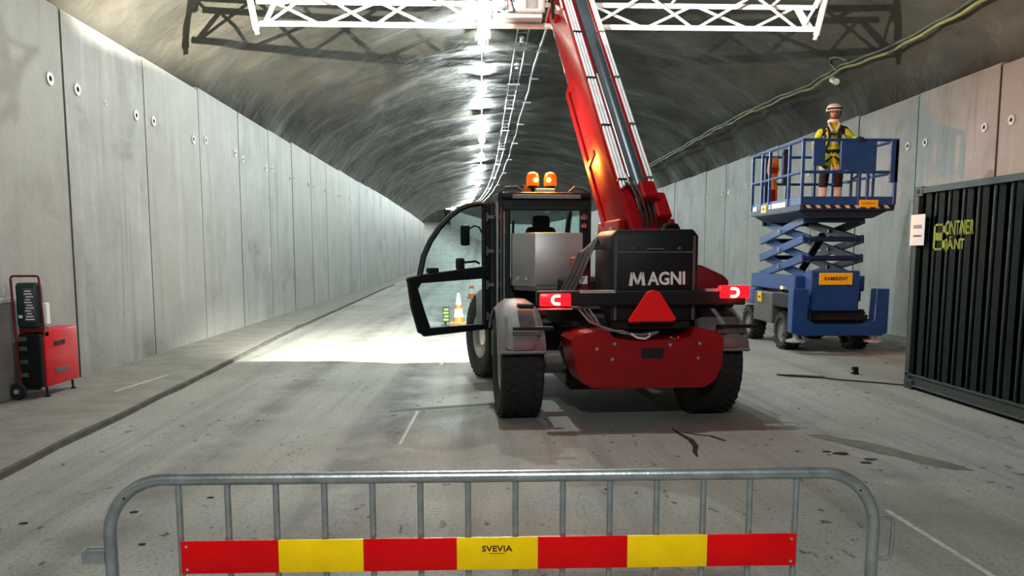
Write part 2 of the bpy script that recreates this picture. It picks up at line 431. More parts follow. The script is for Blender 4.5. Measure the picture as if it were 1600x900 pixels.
for p, wd in (([(-.74, 7.0), (-.70, 8.52)], .03), ([(-.635, 12.1), (-.61, 13.0), (-.605, 13.95)], .04), ([(2.70, 3.4), (2.68, 5.06)], .035),
              ([(-.62, 17.6), (-.61, 19.0)], .05), ([(-.62, 23.2), (-.61, 25)], .06)):
    ribbon('line_marking', p, wd, M_PAINT)
ribbon('line_marking', [(-4.4, 9.6), (-4.27, 10.95)], .03, M_PAINT, .056)
# ------------------------------------------------------------------ crowd barrier in front
BY = 2.4
bar = empty('crowd_barrier', (0, BY, 0), label='galvanised steel crowd barrier with red and yellow plank across the foreground', cat='barrier')
xl, xr, zt, rc = -1.137, 1.232, 1.017, .17
def arc(cx, cz, r, a0, a1, n=9): return [(cx + r * math.cos(R(a0 + (a1 - a0) * i / n)), 0, cz + r * math.sin(R(a0 + (a1 - a0) * i / n))) for i in range(n + 1)]
path = [(xl, 0, .03), (xl, 0, .5)] + arc(xl + rc, zt - rc, rc, 180, 90) + [(0, 0, zt)] + arc(xr - rc, zt - rc, rc, 90, 0) + [(xr, 0, .5), (xr, 0, .03)]
B().tube(path, .019, 12).obj('frame', M_GALV, bar)
B().cyl((xl, 0, .16), (xr, 0, .16), .014).obj('bottom_rail', M_GALV, bar)
bm_ = B().cyl((0, 0, .16), (0, 0, zt - .012), .0098, seg=10).mesh('bar'); bm_.materials.append(M_GALV)
for i in range(14): inst('bar', bm_, bar, (-.925 + .1465 * i, 0, 0))
for x in (xl, xr):
    B().box((x, 0, .015), (.05, .62, .03), bev=.008).obj('foot', M_GALV, bar)
edges = [(px - 753) * 2.376 / 1250 for px in (270, 424, 560, 710, 842, 988, 1120, 1268)]
plank = B().span((edges[0], -.016, .728), (edges[-1], -.010, .828), .002).obj('plank', M_GALV, bar)
for i in range(7):
    B().span((edges[i] + (.0 if i else -.001), -.024, .7265), (edges[i + 1], -.0155, .8295), .0025, 2).obj('colour_field', M_BYEL if i % 2 else M_BRED, plank)
text_obj('lettering', 'SVEVIA', .094, .019, M_INK, plank, (.043, -.0242, .795), (R(90), 0, 0), depth=.0012, bold=.018)
B().span((.018, -.0252, .7785), (.068, -.024, .7798)).obj('tagline_print', M_INK, plank)
for x in (edges[0] + .018, edges[-1] - .018):
    for z in (.742, .814): B().cyl((x, -.0235, z), (x, -.0275, z), .0045, seg=10).obj('rivet', M_CHROME, plank)
B().tube([(xl - .012, -.012, .800), (xl - .075, -.012, .800), (xl - .080, 0, .800), (xl - .075, .012, .800), (xl - .012, .012, .800)], .004, 6).obj('hook_wire', M_GALV, bar)
B().span((xl - .08, -.014, .758), (xl - .016, -.010, .798), .001).span((xl - .08, .010, .758), (xl - .016, .014, .798), .001).span((xl - .084, -.014, .758), (xl - .078, .014, .798), .001).obj('coupling_loop', M_GALV, bar)
B().tube([(xr, 0, .868), (xr + .045, 0, .868), (xr + .058, 0, .864), (xr + .064, 0, .850), (xr + .062, 0, .76), (xr + .060, 0, .745), (xr + .05, 0, .735), (xr + .02, 0, .735), (xr, 0, .735)], .0072, 8).obj('coupling_hook', M_GALV, bar)
for x, z in ((xl + .055, zt - .052), (xr - .055, zt - .052)): B().ball((x, -.017, z), .0045, 1).obj('drain_hole', M_HOLE, bar)

# ------------------------------------------------------------------ rotating telehandler (local: x right, y forward, z up)
TH = empty('telehandler', (1.46, 8.35, 0), R(4.5), label='red and black rotating telehandler with open cab door, boom raised, seen from behind', cat='telehandler')
def wheel(x0, x1, y, r=.565, steer=0.0, rr=.30, nblk=34):
    """one wheel standing on the floor; returns the tyre"""
    xc = (x0 + x1) / 2; hw = (x1 - x0) / 2
    w_ = bpy.data.objects.new('wheel', None); lk(w_, TH); w_.location = (xc, y, r); w_.rotation_euler = (0, 0, steer)
    prof = [(rr, -hw * .78), (rr + .06, -hw * .92), (r * .78, -hw), (r * .93, -hw * .97), (r - .012, -hw * .82), (r - .010, -hw * .4), (r - .008, 0),
            (r - .010, hw * .4), (r - .012, hw * .82), (r * .93, hw * .97), (r * .78, hw), (rr + .06, hw * .92), (rr, hw * .78)]
    B().lathe(prof, 48, 'x').obj('tyre', M_RUB, w_)
    tb = B()
    for k in range(nblk):
        a0 = 2 * math.pi * k / nblk
        for j, (fx, wd) in enumerate(((-.74, .26), (-.40, .24), (-.02, .26), (.36, .24), (.72, .26))):
            a = a0 + (.5 if j % 2 else 0) * 2 * math.pi / nblk + random.uniform(-.02, .02)
            m = Matrix.Rotation(a, 4, 'X') @ Matrix.Translation((fx * hw, 0, r - .010)) @ Matrix.Rotation(R(22 if j % 2 else -18), 4, 'Z')
            tb.box((0, 0, 0), (wd * hw * 1.15, 2 * math.pi * r / nblk * .66, .018), None) if False else bmesh.ops.create_cube(tb.bm, size=1, matrix=m @ Matrix.Diagonal((wd * hw * 1.2, 2 * math.pi * r / nblk * .68, .02, 1)))
    o = tb.obj('tread', M_RUB, w_)
    for s in (-1, 1):
        B().lathe([(rr + .005, s * hw * .80), (rr - .02, s * hw * .70), (rr - .05, s * hw * .45), (.16, s * hw * .35), (.13, s * hw * .62), (.05, s * hw * .66), (.001, s * hw * .66)], 32, 'x').obj('rim', M_STEEL, w_)
    return w_
wheel(-1.32, -.89, 0); wheel(.70, 1.14, 0)
wheel(-1.34, -.90, 2.75, steer=R(13)); wheel(.70, 1.14, 2.75, steer=R(13))
def fender(x0, x1, y, rear=True):
    f = bpy.data.objects.new('fender', None); lk(f, TH); f.location = (0, y, .565)
    ro, n = .665, 18; bm = bmesh.new(); prev = None
    a0, a1 = R(35), R(163)
    rows = []
    for i in range(n + 1):
        a = a0 + (a1 - a0) * i / n; yy, zz = ro * math.cos(a), ro * math.sin(a)
        if i == n: rows.append((yy, zz))
        rows.append((yy, zz)) if i < n else None
    # straight flap below the arc at the rear
    yy, zz = rows[-1]; rows.append((yy - .015, zz - .02))
    inw = .035
    grid = []
    for (yy, zz) in rows:
        k = max(0, min(1, (zz - .30) / .36)); ins = .085 * k * k     # shoulders narrow to the top
        xs = [(x0 + ins * .2, -.10), (x0 + ins, -.035), (x0 + ins + .05, 0), ((x0 + x1) / 2, .006), (x1 - ins - .05, 0), (x1 - ins, -.03), (x1 - ins * .2, -.09)]
        L_ = math.hypot(yy, zz); ny, nz = yy / L_, zz / L_
        grid.append([bm.verts.new((x, yy + ny * d, zz + nz * d)) for x, d in xs])
    for A, C_ in zip(grid, grid[1:]):
        for q in zip(A, A[1:], C_[1:], C_): bm.faces.new(q)
    bmesh.ops.recalc_face_normals(bm, faces=bm.faces[:])
    bmesh.ops.solidify(bm, geom=bm.faces[:], thickness=.018)
    bb = B(); bb.bm.free(); bb.bm = bm
    shell = bb.obj('fender_shell', M_FEND, f)
    if rear:
        yb = -.655
        xm = (x0 + x1) / 2 + .005; wd = (x1 - x0) * .34
        u = []
        pts = [(xm - wd * .92, .50), (xm - wd * 1.05, .30), (xm - wd * 1.0, .235), (xm - wd * .8, .215), (xm + wd * .55, .215), (xm + wd * .75, .24), (xm + wd * 1.0, .36), (xm + wd * 1.02, .50)]
        path = []
        for x, z in pts:
            path.append((x, -math.sqrt(max(.67 ** 2 - z * z, .01)) - .006, z))
        B().tube(path, .013, 6).obj('pressed_panel_edge', M_FEND, f)
        B().span((xm - wd * .62, -.60, .395), (x1 + .06, -.655, .43), .004).obj('step_bar', M_BLACK, f)
        B().span((xm - wd * .62, -.585, .345), (x1 - .05, -.64, .385), .004).obj('step_recess', M_GREY, f)
        B().span((x0 + .21, -.35, .595), (x0 + .36, -.52, .64), .01).obj('latch_pocket', M_BLACK, f)
        B().cyl((x0 + .02, -.655, .185), (x1 - .02, -.655, .185), .016, seg=8).obj('lower_hem', M_FEND, f)
    return f
fender(-1.36, -.89, 0); fender(.66, 1.16, 0)
fender(-1.36, -.89, 2.75, False); fender(.66, 1.16, 2.75, False)
# chassis, axles
ch = B(); ch.span((-.46, -.55, .50), (.46, 3.4, 1.10), .03); ch.span((-.9, .75, .45), (.9, 1.95, .95), .04); ch.span((-.7, -.35, .95), (.72, .6, 1.16), .02)
ch.span((-.60, 3.3, .5), (.60, 3.75, 1.0), .05); ch.span((-.62, -.25, .30), (.62, 3.2, .52), .05)
ch.obj('chassis', M_BLACK, TH)
for y in (0, 2.75):
    B().cyl((-.92, y, .565), (.76, y, .565), .12, seg=16).cyl((-.5, y, .565), (-.35, y, .565), .17, seg=16).cyl((.2, y, .565), (.35, y, .565), .17, seg=16).ball((-.08, y, .565), .23, 2).obj('axle', M_GREY, TH)
for x in (-.62, .62):
    B().cyl((x, .25, .5), (x * .8, .1, 1.05), .05).cyl((x, -.2, .52), (x * .75, -.2, 1.05), .035).obj('suspension_ram', M_GREY, TH)
for sx, y in ((-1.05, 1.2), (1.0, 1.2)):
    B().span((sx - .16, y - .45, .40), (sx + .16, y + .55, .90), .03).obj('side_tank', M_BLACK, TH)
# red rear counterweight
def sym(poly): return poly
cwp = [(-.71, .90), (-.66, .62), (-.60, .475), (-.49, .415), (.62, .405), (.74, .48), (.80, .62), (.81, .90), (.74, .955), (.50, .985), (.46, .905), (.30, .885), (-.10, .875), (-.29, .905), (-.36, .985), (-.58, .95)]
def loft(name, poly, y0, y1, sc, zc, mat_, parent, bev=.012):
    t = bmesh.new(); xm = sum(p[0] for p in poly) / len(poly)
    a = [t.verts.new((xm + (x - xm) * sc, y0, zc + (z - zc) * sc)) for x, z in poly]; c = [t.verts.new((x, y1, z)) for x, z in poly]
    t.faces.new(a); t.faces.new(c[::-1]); n = len(poly)
    for i in range(n): t.faces.new((a[i], c[i], c[(i + 1) % n], a[(i + 1) % n]))
    bmesh.ops.recalc_face_normals(t, faces=t.faces[:])
    bmesh.ops.bevel(t, geom=t.edges[:], offset=bev, segments=2, affect='EDGES')
    b = B(); b.add(t); return b.obj(name, mat_, parent)
cw = loft('rear_counterweight', cwp, -.86, -.34, .985, .70, M_RED, TH)
B().span((-.02, -.868, .70), (.20, -.855, .80), .005).obj('tow_slot', M_HOLE, cw)
for x, z in ((-.28, .845), (.55, .84), (-.30, .70), (.54, .70), (-.45, .80), (.26, .83)):
    B().cyl((x, -.855, z), (x, -.872, z), .016, seg=8).obj('bolt', M_STEEL, cw)
B().tube([(.26, -.86, .905), (.30, -.885, .885), (.34, -.86, .90)], .008, 6).obj('tow_pin_chain', M_CHROME, cw)
# light beam
bm = B().span((-1.02, -.86, 1.205), (1.0, -.74, 1.345), .012).obj('rear_beam', M_BLACK, TH)
B().span((-.62, -.865, 1.325), (-.28, -.80, 1.352)).obj('beam_lip', M_STEEL, bm)
B().span((.60, -.865, 1.335), (.72, -.80, 1.362)).obj('beam_lip', M_STEEL, bm)
def tail(xc, flip, zc):
    t = bpy.data.objects.new('tail_light', None); lk(t, TH); t.location = (xc, -.865, zc)
    B().span((-.155, 0, -.062), (.155, .06, .066), .02, 2).obj('lens', M_TAIL, t)
    a = [(flip * (.005 - .035 * math.cos(R(q))), -.012, .037 * math.sin(R(q))) for q in range(-90, 91, 18)]
    a = [(flip * .043, -.012, -.037)] + a + [(flip * .043, -.012, .037)]
    B().tube(a, .0125, 8).obj('light_element', M_TAILC, t)
    B().span((flip * .10, -.012, -.012), (flip * .14, -.004, .012)).obj('brake_element', M_TAIL, t)
    B().span((-.17, .01, -.095), (.17, .05, -.078), .004).obj('lens_guard', M_STEEL, t)
    l = light('tail_glow', 'POINT', (0, -.12, 0), 4.0, (1, .01, .015), .06); l.parent = t
tail(-.85, 1, 1.265); tail(.885, -1, 1.325)
# reflector triangle, licence lamp
tri = [(-.145, 1.045), (.285, 1.06), (.30, 1.085), (.135, 1.335), (.07, 1.355), (.015, 1.335), (-.16, 1.07)]
B().prism(tri, 'y', -.905, -.875, .004).obj('reflector_triangle', M_TRI, TH)
B().span((-.14, -.91, 1.050), (.27, -.878, 1.062)).obj('triangle_edge', M_DRED, TH)
# black hood with the maker's name
hood = [(-.305, 1.05), (.555, 1.05), (.555, 1.86), (.50, 1.925), (-.25, 1.915), (-.30, 1.86)]
hd = B().prism(hood, 'y', -.76, -.06, .022, 2).obj('rear_hood', M_BLACK, TH)
B().span((-.27, -.772, 1.70), (.52, -.755, 1.715)).span((-.27, -.772, 1.06), (-.245, -.755, 1.86)).span((.495, -.772, 1.06), (.52, -.755, 1.86)).obj('hood_seam', M_GREY, hd)
B().tube([(.33, -.35, 1.92), (.35, -.35, 1.965), (.40, -.35, 1.975), (.46, -.35, 1.965), (.48, -.35, 1.92)], .03, 8).obj('lifting_eye', M_BLACK, hd)
B().tube([(.05, -.765, 1.73), (.06, -.79, 1.735), (.20, -.79, 1.735), (.21, -.765, 1.73)], .010, 6).obj('hood_handle', M_GREY, hd)
for x in (-.10, .36): B().cyl((x, -.758, 1.745), (x, -.770, 1.745), .014, seg=10).obj('hood_lock', M_CHROME, hd)
mm = B()
for poly in ([(-.105, 1.388), (-.068, 1.388), (-.058, 1.516), (-.086, 1.516)], [(.035, 1.390), (.070, 1.390), (.050, 1.518), (.020, 1.518)],
             [(-.086, 1.516), (-.052, 1.516), (.0, 1.400), (-.026, 1.400)], [(.016, 1.518), (.050, 1.518), (-.004, 1.400), (-.028, 1.400)]):
    mm.prism([(x * .92 - .030, z) for x, z in poly], 'y', -.772, -.758)
mm.obj('lettering', M_LETTER, hd)
text_obj('lettering', 'AGNI', .37, .128, M_LETTER, hd, (.238, -.768, 1.458), (R(90), R(-1), 0), bold=.03)
B().span((-.28, -.75, .96), (.50, -.3, 1.06), .02).obj('hood_base', M_BLACK, TH)
# right-hand engine cover (red)
ec = [(.56, 1.16), (1.03, 1.16), (1.03, 1.42), (.97, 1.475), (.74, 1.575), (.56, 1.60)]
B().prism(ec, 'y', -.35, 1.9, .02, 2).obj('engine_cover', M_DRED, TH)
# turret and boom foot
B().lathe([(.58, 1.10), (.58, 1.22), (.50, 1.24), (.50, 1.30)], 32, 'z', (.0, 1.0, 0), True).obj('slew_ring', M_GREY, TH)
tb = B(); tb.span((-.05, -.05, 1.2), (.03, .95, 2.05), .02); tb.span((.47, -.05, 1.2), (.55, .95, 2.05), .02); tb.span((-.05, -.05, 1.2), (.55, 1.5, 1.38), .02)
tb.obj('turret_cheek_plates', M_RED, TH)
B().span((-.55, .2, 1.16), (-.06, 1.3, 1.42), .02).obj('turret_deck', M_BLACK, TH)
P0 = Vector((.245, .30, 1.93)); P1 = Vector((-.115, 2.62, 4.98)); D = (P1 - P0).normalized()
side_ = Vector((D.y, -D.x, 0)).normalized()          # to the right of the boom
top_ = side_.cross(D).normalized()                   # away from the ground, towards the viewer
MB_ = Matrix((( side_.x, D.x, top_.x, P0.x), (side_.y, D.y, top_.y, P0.y), (side_.z, D.z, top_.z, P0.z), (0, 0, 0, 1)))
boom = bpy.data.objects.new('boom', None); lk(boom, TH); boom.matrix_local = MB_
LB = (P1 - P0).length
def bsec(w_, h_): return [(-w_, -h_ + .09), (-w_ + .06, -h_), (w_ - .06, -h_), (w_, -h_ + .09), (w_, h_ - .03), (w_ - .03, h_), (-w_ + .03, h_), (-w_, h_ - .03)]
B().prism(bsec(.23, .27), 'y', -.25, LB * .995, .006).obj('outer_section', M_RED, boom)
B().prism(bsec(.185, .22), 'y', LB * .9, LB + .55, .005).obj('inner_section', M_RED, boom)
B().prism(bsec(.15, .175), 'y', LB + .4, LB + 1.2, .005).obj('tip_section', M_RED, boom)
for q in (.02, .30, .62, .985):
    B().span((-.245, LB * q - .04, -.285), (.245, LB * q + .04, .0), .008).obj('section_collar', M_RED, boom)
B().span((-.245, .3, -.30), (-.20, LB * .62, -.22), .006).obj('lower_flange', M_RED, boom)
for j, x in enumerate((-.200, -.163, -.126)):
    B().cyl((x, .35 + .03 * j, .292), (x, LB * .985, .292), .0155, seg=8).obj('hydraulic_pipe', M_PIPE, boom)
for j, x in enumerate((.152, .19)):
    B().cyl((x, .05 + .12 * j, .29), (x, LB * .97, .29), .0145, seg=8).obj('hydraulic_pipe', M_PIPE, boom)
B().cyl((.0, .28, .30), (.0, LB + .75, .31), .078, seg=20).obj('extension_cylinder', M_RAIL, boom)
B().cyl((-.075, .5, .292), (-.075, LB * .55, .292), .016, seg=8).obj('guide_rod', M_STEEL, boom)
for q in (.12, .33, .53, .74, .95):
    B().span((-.222, LB * q - .012, .27), (-.106, LB * q + .012, .312)).obj('pipe_clamp', M_BLACK, boom)
    B().span((.132, LB * q + .04 - .012, .27), (.203, LB * q + .04 + .012, .312)).obj('pipe_clamp', M_GREY, boom)
B().span((-.06, .10, .27), (.12, .34, .44), .02).obj('cylinder_bracket', M_RED, boom)
B().span((.06, -.12, .20), (.225, .22, .40), .02).obj('pivot_cap', M_RED, boom)
for j in range(5):
    x = -.14 + .05 * j
    B().tube([(x, .42, .30), (x + .02, .30, .36), (x + .03, .12, .38), (x + .05, -.06, .34), (x + .08, -.22, .22), (x + .06, -.30, .10)], .014, 7).obj('hose', M_CABLE, boom)
for j in range(3):
    x = -.10 + .06 * j
    B().tube([(x, .55, .30), (x - .02, .40, .34), (x + .01, .20, .33), (x + .03, .02, .30)], .011, 7).obj('hose', M_CHROME, boom)
B().cyl((-.30, .02, -.05), (.30, .02, -.05), .06, seg=16).obj('boom_pivot_pin', M_STEEL, boom)
B().cyl((0, .9, -.28), (0, -.1, -.95), .075, seg=16).cyl((0, 1.5, -.28), (0, .8, -.36), .045).obj('lift_cylinder', M_BLACK, boom)
# hardware round the mouth of the outer section
for j in range(16):
    x = random.uniform(-.30, .30); yy = LB + random.uniform(-.05, .25); z = random.uniform(.12, .36)
    if abs(x - .03) < .10 and z > .2: x += .22
    B().box((x, yy, z), (random.uniform(.04, .09), random.uniform(.05, .14), random.uniform(.03, .08)), Matrix.Rotation(random.uniform(-.5, .5), 4, 'Y'), .006).obj('mouth_fitting', random.choice((M_RED, M_RED, M_DRED, M_BLACK, M_WHITE)), boom)
for j in range(16):
    x = random.uniform(-.33, -.22) if j < 11 else random.uniform(.22, .30); yy = LB - random.uniform(.0, .42); z = random.uniform(.0, .33)
    B().box((x, yy, z), (random.uniform(.03, .07), random.uniform(.05, .13), random.uniform(.03, .07)), Matrix.Rotation(random.uniform(-.5, .5), 4, 'Y'), .006).obj('mouth_fitting', random.choice((M_RED, M_DRED, M_BLACK, M_WHITE, M_RED)), boom)
B().tube([(-.245, LB - .50, .25), (-.27, LB - .3, .31), (-.20, LB - .12, .34), (-.12, LB - .10, .33)], .014, 6).obj('hose', M_PIPE, boom)
B().tube([(-.30, LB - .45, .05), (-.31, LB - .25, .18), (-.30, LB, .25)], .022, 6).obj('hose', M_BLACK, boom)
B().cyl((-.285, LB - .02, .20), (-.285, LB + .26, .24), .035, seg=10).obj('hose_reel', M_BLACK, boom)
B().cyl((.235, LB - .08, .31), (.30, LB - .02, .31), .03, seg=12).obj('work_lamp', M_BLACK, boom)
# stainless box behind the cab
sb = [(-.81, .74), (-.265, .74), (-.265, 1.22), (-1.03, 1.22), (-1.03, 1.02)]
st = B().prism(sb, 'z', 1.32, 1.925, .008, 2).obj('steel_box', M_STEEL, TH)
B().prism([(-.80, .75), (-.275, .75), (-.275, 1.2), (-1.0, 1.2), (-1.0, 1.03)], 'z', 1.27, 1.325, .004).obj('box_plinth', M_FEND, st)
B().span((-.79, .728, 1.335), (-.285, .738, 1.345)).obj('box_seam', M_GREY, st)
B().cyl((-.975, .95, 1.41), (-.985, .93, 1.41), .022, seg=10).obj('box_latch', M_CHROME, st)
B().cyl((-.89, .83, 1.41), (-.90, .81, 1.41), .022, seg=10).obj('box_latch', M_CHROME, st)
# hoses between box and hood
for j in range(6):
    o_ = j * .022
    B().tube([(-.33 + o_ * .3, -.35, 1.80 - o_ * .4), (-.37 - o_, -.45, 1.84 - o_), (-.44 - o_, -.48, 1.70), (-.52 - o_, -.46, 1.50), (-.60 - o_, -.40, 1.32), (-.62 - o_, -.2, 1.18)], .017, 8).obj('hose', M_GREY if j % 2 else M_FEND, TH)
B().span((-.52, -.1, 1.30), (-.36, .2, 1.66), .02).obj('valve_block', M_DRED, TH)
B().span((-.47, -.13, 1.38), (-.39, -.10, 1.46), .004).obj('warning_sticker', M_LETTER, TH)
for j in range(3):
    B().tube([(-.58 + .05 * j, -.62, 1.16), (-.50 + .04 * j, -.74, 1.05), (-.38, -.80, 1.0 - .015 * j), (-.20, -.84, .945 + .01 * j), (-.02, -.86, .93 - .02 * j), (.15, -.84, .95)], .012, 7).obj('hose', (M_FEND, M_GREY, M_FEND)[j], TH)
B().tube([(-.12, -.86, .94), (-.07, -.90, .905), (0, -.91, .895), (.05, -.89, .915), (.06, -.86, .94)], .010, 7).obj('hose_loop', M_PIPE, TH)
# ---- cab
cab = bpy.data.objects.new('cab', None); lk(cab, TH)
CX0, CX1, CYR = -1.12, -.08, 1.36
def side_profile():
    p = [(CYR, 1.05), (CYR, 2.40)]
    for q in range(0, 91, 10): p.append((CYR + .75 + .62 * math.sin(R(q)), 1.62 + .78 * math.cos(R(q))))
    p += [(CYR + 1.30, 1.05)]
    return p
prof = side_profile()
B().span((CX0, CYR, .82), (CX1, CYR + 1.35, 1.14), .02).obj('cab_base', M_DRED, cab)
for x in (CX0, CX1):                       # side frames
    pts = [(x, y, z) for y, z in prof]
    B().tube(pts, .042, 6, True).obj('side_frame', M_BLACK, cab)
B().span((CX0 - .01, CYR - .03, 1.05), (CX0 + .10, CYR + .08, 2.40), .015).obj('rear_pillar', M_BLACK, cab)
B().span((CX1 - .09, CYR - .03, 1.05), (CX1 + .01, CYR + .08, 2.40), .015).obj('rear_pillar', M_BLACK, cab)
B().span((CX0, CYR - .04, 2.20), (CX1, CYR + .05, 2.33), .012).obj('window_header', M_BLACK, cab)
B().span((CX0, CYR - .02, 1.05), (CX1, CYR + .05, 1.40), .012).obj('window_sill', M_BLACK, cab)
B().span((CX0 + .10, CYR + .0, 1.38), (CX1 - .08, CYR + .008, 2.22)).obj('rear_pane', M_GLASS, cab)
B().prism([(y, z) for y, z in prof[12:2:-1]] + [(y - .012, z - .008) for y, z in prof[3:13]], 'x', CX0 + .04, CX1 - .04).obj('windscreen', M_GLASS, cab)
B().prism([(y, z) for y, z in prof], 'x', CX1 - .012, CX1 - .004).obj('right_pane', M_GLASS, cab)
rf = B().span((CX0 - .02, CYR - .06, 2.33), (CX1 + .03, CYR + .95, 2.415), .03, 2).obj('roof', M_BLACK, cab)
B().span((CX0 + .12, CYR - .075, 2.335), (CX1 - .10, CYR - .055, 2.385), .006).obj('roof_fascia', M_FEND, rf)
B().tube([(CX0 + .02, CYR + .05, 2.42), (CX0 + .05, CYR + .03, 2.47), (CX0 + .18, CYR + .02, 2.475), (CX0 + .25, CYR + .03, 2.43)], .022, 7).obj('roof_hose', M_GREY, rf)
B().tube([(CX1 - .22, CYR + .05, 2.42), (CX1 - .16, CYR + .03, 2.48), (CX1 - .06, CYR + .03, 2.46), (CX1 + .02, CYR + .05, 2.42)], .018, 7).obj('roof_hose', M_GREY, rf)
B().cyl((CX1 - .06, CYR - .10, 2.12), (CX1 - .06, CYR - .045, 2.12), .035, seg=12).cyl((CX1 - .06, CYR - .10, 2.02), (CX1 - .06, CYR - .045, 2.02), .03, seg=12).obj('work_lamp', M_CHROME, cab)
B().tube([(CX0 + .135, CYR - .03, 1.86), (CX0 + .13, CYR - .045, 1.97), (CX0 + .135, CYR - .05, 2.08)], .016, 6).obj('window_latch', M_BLACK, cab)
B().span((-.83, CYR + .42, 1.14), (-.35, CYR + .90, 1.55), .05, 2).span((-.78, CYR + .34, 1.5), (-.40, CYR + .48, 2.02), .06, 3).span((-.70, CYR + .34, 2.0), (-.48, CYR + .45, 2.16), .04, 2).obj('driver_seat', M_INT, cab)
B().span((-.80, CYR + 1.05, 1.14), (-.40, CYR + 1.25, 1.62), .04).obj('dashboard', M_INT, cab)
B().lathe([(.165, 0), (.18, .014), (.165, .028), (.15, .014), (.165, 0)], 20, 'z', (-.60, CYR + .98, 1.72)).obj('steering_wheel', M_INT, cab)
# beacons
for j, x in enumerate((-.715, -.50)):
    bc = bpy.data.objects.new('beacon', None); lk(bc, TH); bc.location = (x, CYR + .24, 2.41)
    B().cyl((0, 0, 0), (0, 0, .075), .022, seg=10).lathe([(.055, .07), (.06, .085), (.058, .10)], 18, 'z', (0, 0, 0), True).obj('beacon_stem', M_BLACK, bc)
    B().lathe([(.074, .10), (.078, .13), (.076, .20), (.062, .245), (.03, .262), (.001, .265)], 20, 'z').obj('beacon_dome', M_AMBER, bc)
    B().ball((.03 if j == 0 else -.03, -.078, .165), .026, 2).obj('beacon_flash', M_FLAME, bc)
    l = light('beacon_glow', 'POINT', (0, 0, .33), 75, (1, .25, .03), .06); l.parent = bc
    if j == 1:            # the rotating mirror of this beacon throws its beam at the right-hand wall
        l = light('beacon_beam', 'SPOT', (.10, .02, .19), 1400, (1, .27, .05), .03, None, spot_size=R(64), spot_blend=1.0)
        l.parent = bc; l.rotation_euler = Vector((7.9, 2.6, .35)).to_track_quat('-Z', 'Y').to_euler()
B().span((-.70, CYR + .10, 2.41), (-.46, CYR + .22, 2.47), .008).obj('beacon_bracket', M_STEEL, TH)
# hinge post with tubes
hp = B().span((-1.30, CYR - .01, .78), (-1.20, CYR + .09, 2.30), .012).obj('hinge_post', M_BLACK, TH)
for j, (x, dy) in enumerate(((-1.175, -.05), (-1.135, -.075), (-1.095, -.06), (-1.205, -.04))):
    B().cyl((x, CYR + dy, .80 + .03 * j), (x, CYR + dy, 2.28 - .05 * j), .013 if j else .02, seg=8).obj('pillar_tube', (M_CHROME, M_GREY, M_CHROME, M_BLACK)[j], TH)
for z in (.95, 1.32, 1.72, 2.12):
    B().cyl((-1.30, CYR - .03, z - .05), (-1.30, CYR - .03, z + .05), .022, seg=10).span((-1.31, CYR - .045, z - .02), (-1.12, CYR - .01, z + .02)).obj('hinge', M_GREY, TH)
for j in range(4):
    B().tube([(-1.25 + .03 * j, CYR - .02, .95), (-1.24 + .03 * j, CYR - .12, .85), (-1.20 + .04 * j, CYR - .16, .72), (-1.14 + .04 * j, CYR - .10, .58)], .013, 7).obj('hose', M_PIPE if j == 1 else M_BLACK, TH)
B().span((-1.16, .62, .52), (-1.02, .80, 1.0), .02).obj('step_plate', M_BOOT, TH)
# open door: own frame, u = 0 at the hinge to 1.12 at the tip
A_ = Vector((-1.32, 1.34, 0)); T_ = Vector((-2.235, .80, 0)); U_ = (T_ - A_); DL = U_.length; U_.normalize()
door = bpy.data.objects.new('door', None); lk(door, TH); door.location = A_; door.rotation_euler = (0, 0, math.atan2(U_.y, U_.x))
up_o = [(-.02, 1.50), (-.02, 2.265), (.10, 2.27), (.22, 2.25), (.36, 2.20), (.50, 2.11), (.64, 1.98), (.76, 1.83), (.85, 1.66), (.905, 1.44)]
B().tube([(u, 0, z) for u, z in up_o], .033, 6).obj('upper_frame', M_BLACK, door)
B().prism([(u, z) for u, z in up_o[1:-1]] + [(.90, 1.44), (0, 1.55)], 'y', -.004, .004).obj('upper_pane', M_GLASS, door)
B().prism([(-.04, 1.40), (-.04, 1.55), (.90, 1.455), (1.06, 1.425), (1.07, 1.385), (.90, 1.36)], 'y', -.035, .035, .008).obj('belt_rail', M_BLACK, door)
B().prism([(.86, 1.40), (1.06, 1.40), (1.02, 1.10), (.93, .80), (.86, .77), (.76, .80), (.84, 1.0), (.94, 1.30)], 'y', -.03, .03, .008).obj('front_stile', M_BLACK, door)
B().prism([(-.04, .79), (-.04, .855), (.78, .85), (.88, .775), (.86, .755)], 'y', -.03, .03, .006).obj('bottom_rail', M_BLACK, door)
B().prism([(-.06, .79), (-.06, 2.26), (.035, 2.26), (.035, .79)], 'y', -.03, .03, .006).obj('hinge_stile', M_BLACK, door)
B().prism([(.02, .83), (.02, 1.46), (.93, 1.38), (.93, 1.30), (.80, .83)], 'y', -.004, .004).obj('lower_pane', M_GLASS, door)
B().tube([(.06, -.03, 1.57), (.10, -.06, 1.60), (.28, -.06, 1.585), (.32, -.03, 1.55)], .014, 7).span((.30, -.05, 1.50), (.40, .03, 1.64), .02).span((.66, -.04, 1.47), (.80, .03, 1.53), .012).obj('door_handle', M_BLACK, door)
# mirror on its arm at the cab front
mir = bpy.data.objects.new('mirror', None); lk(mir, TH); mir.location = (-1.52, 2.0, 1.92)
B().span((-.06, -.03, -.13), (.06, .03, .13), .028, 3).obj('mirror_head', M_BLACK, mir)
B().tube([(.05, 0, .08), (.12, 0, .12), (.18, 0, .10), (.22, 0, .02), (.30, .05, -.02)], .012, 7).obj('mirror_arm', M_BLACK, mir)
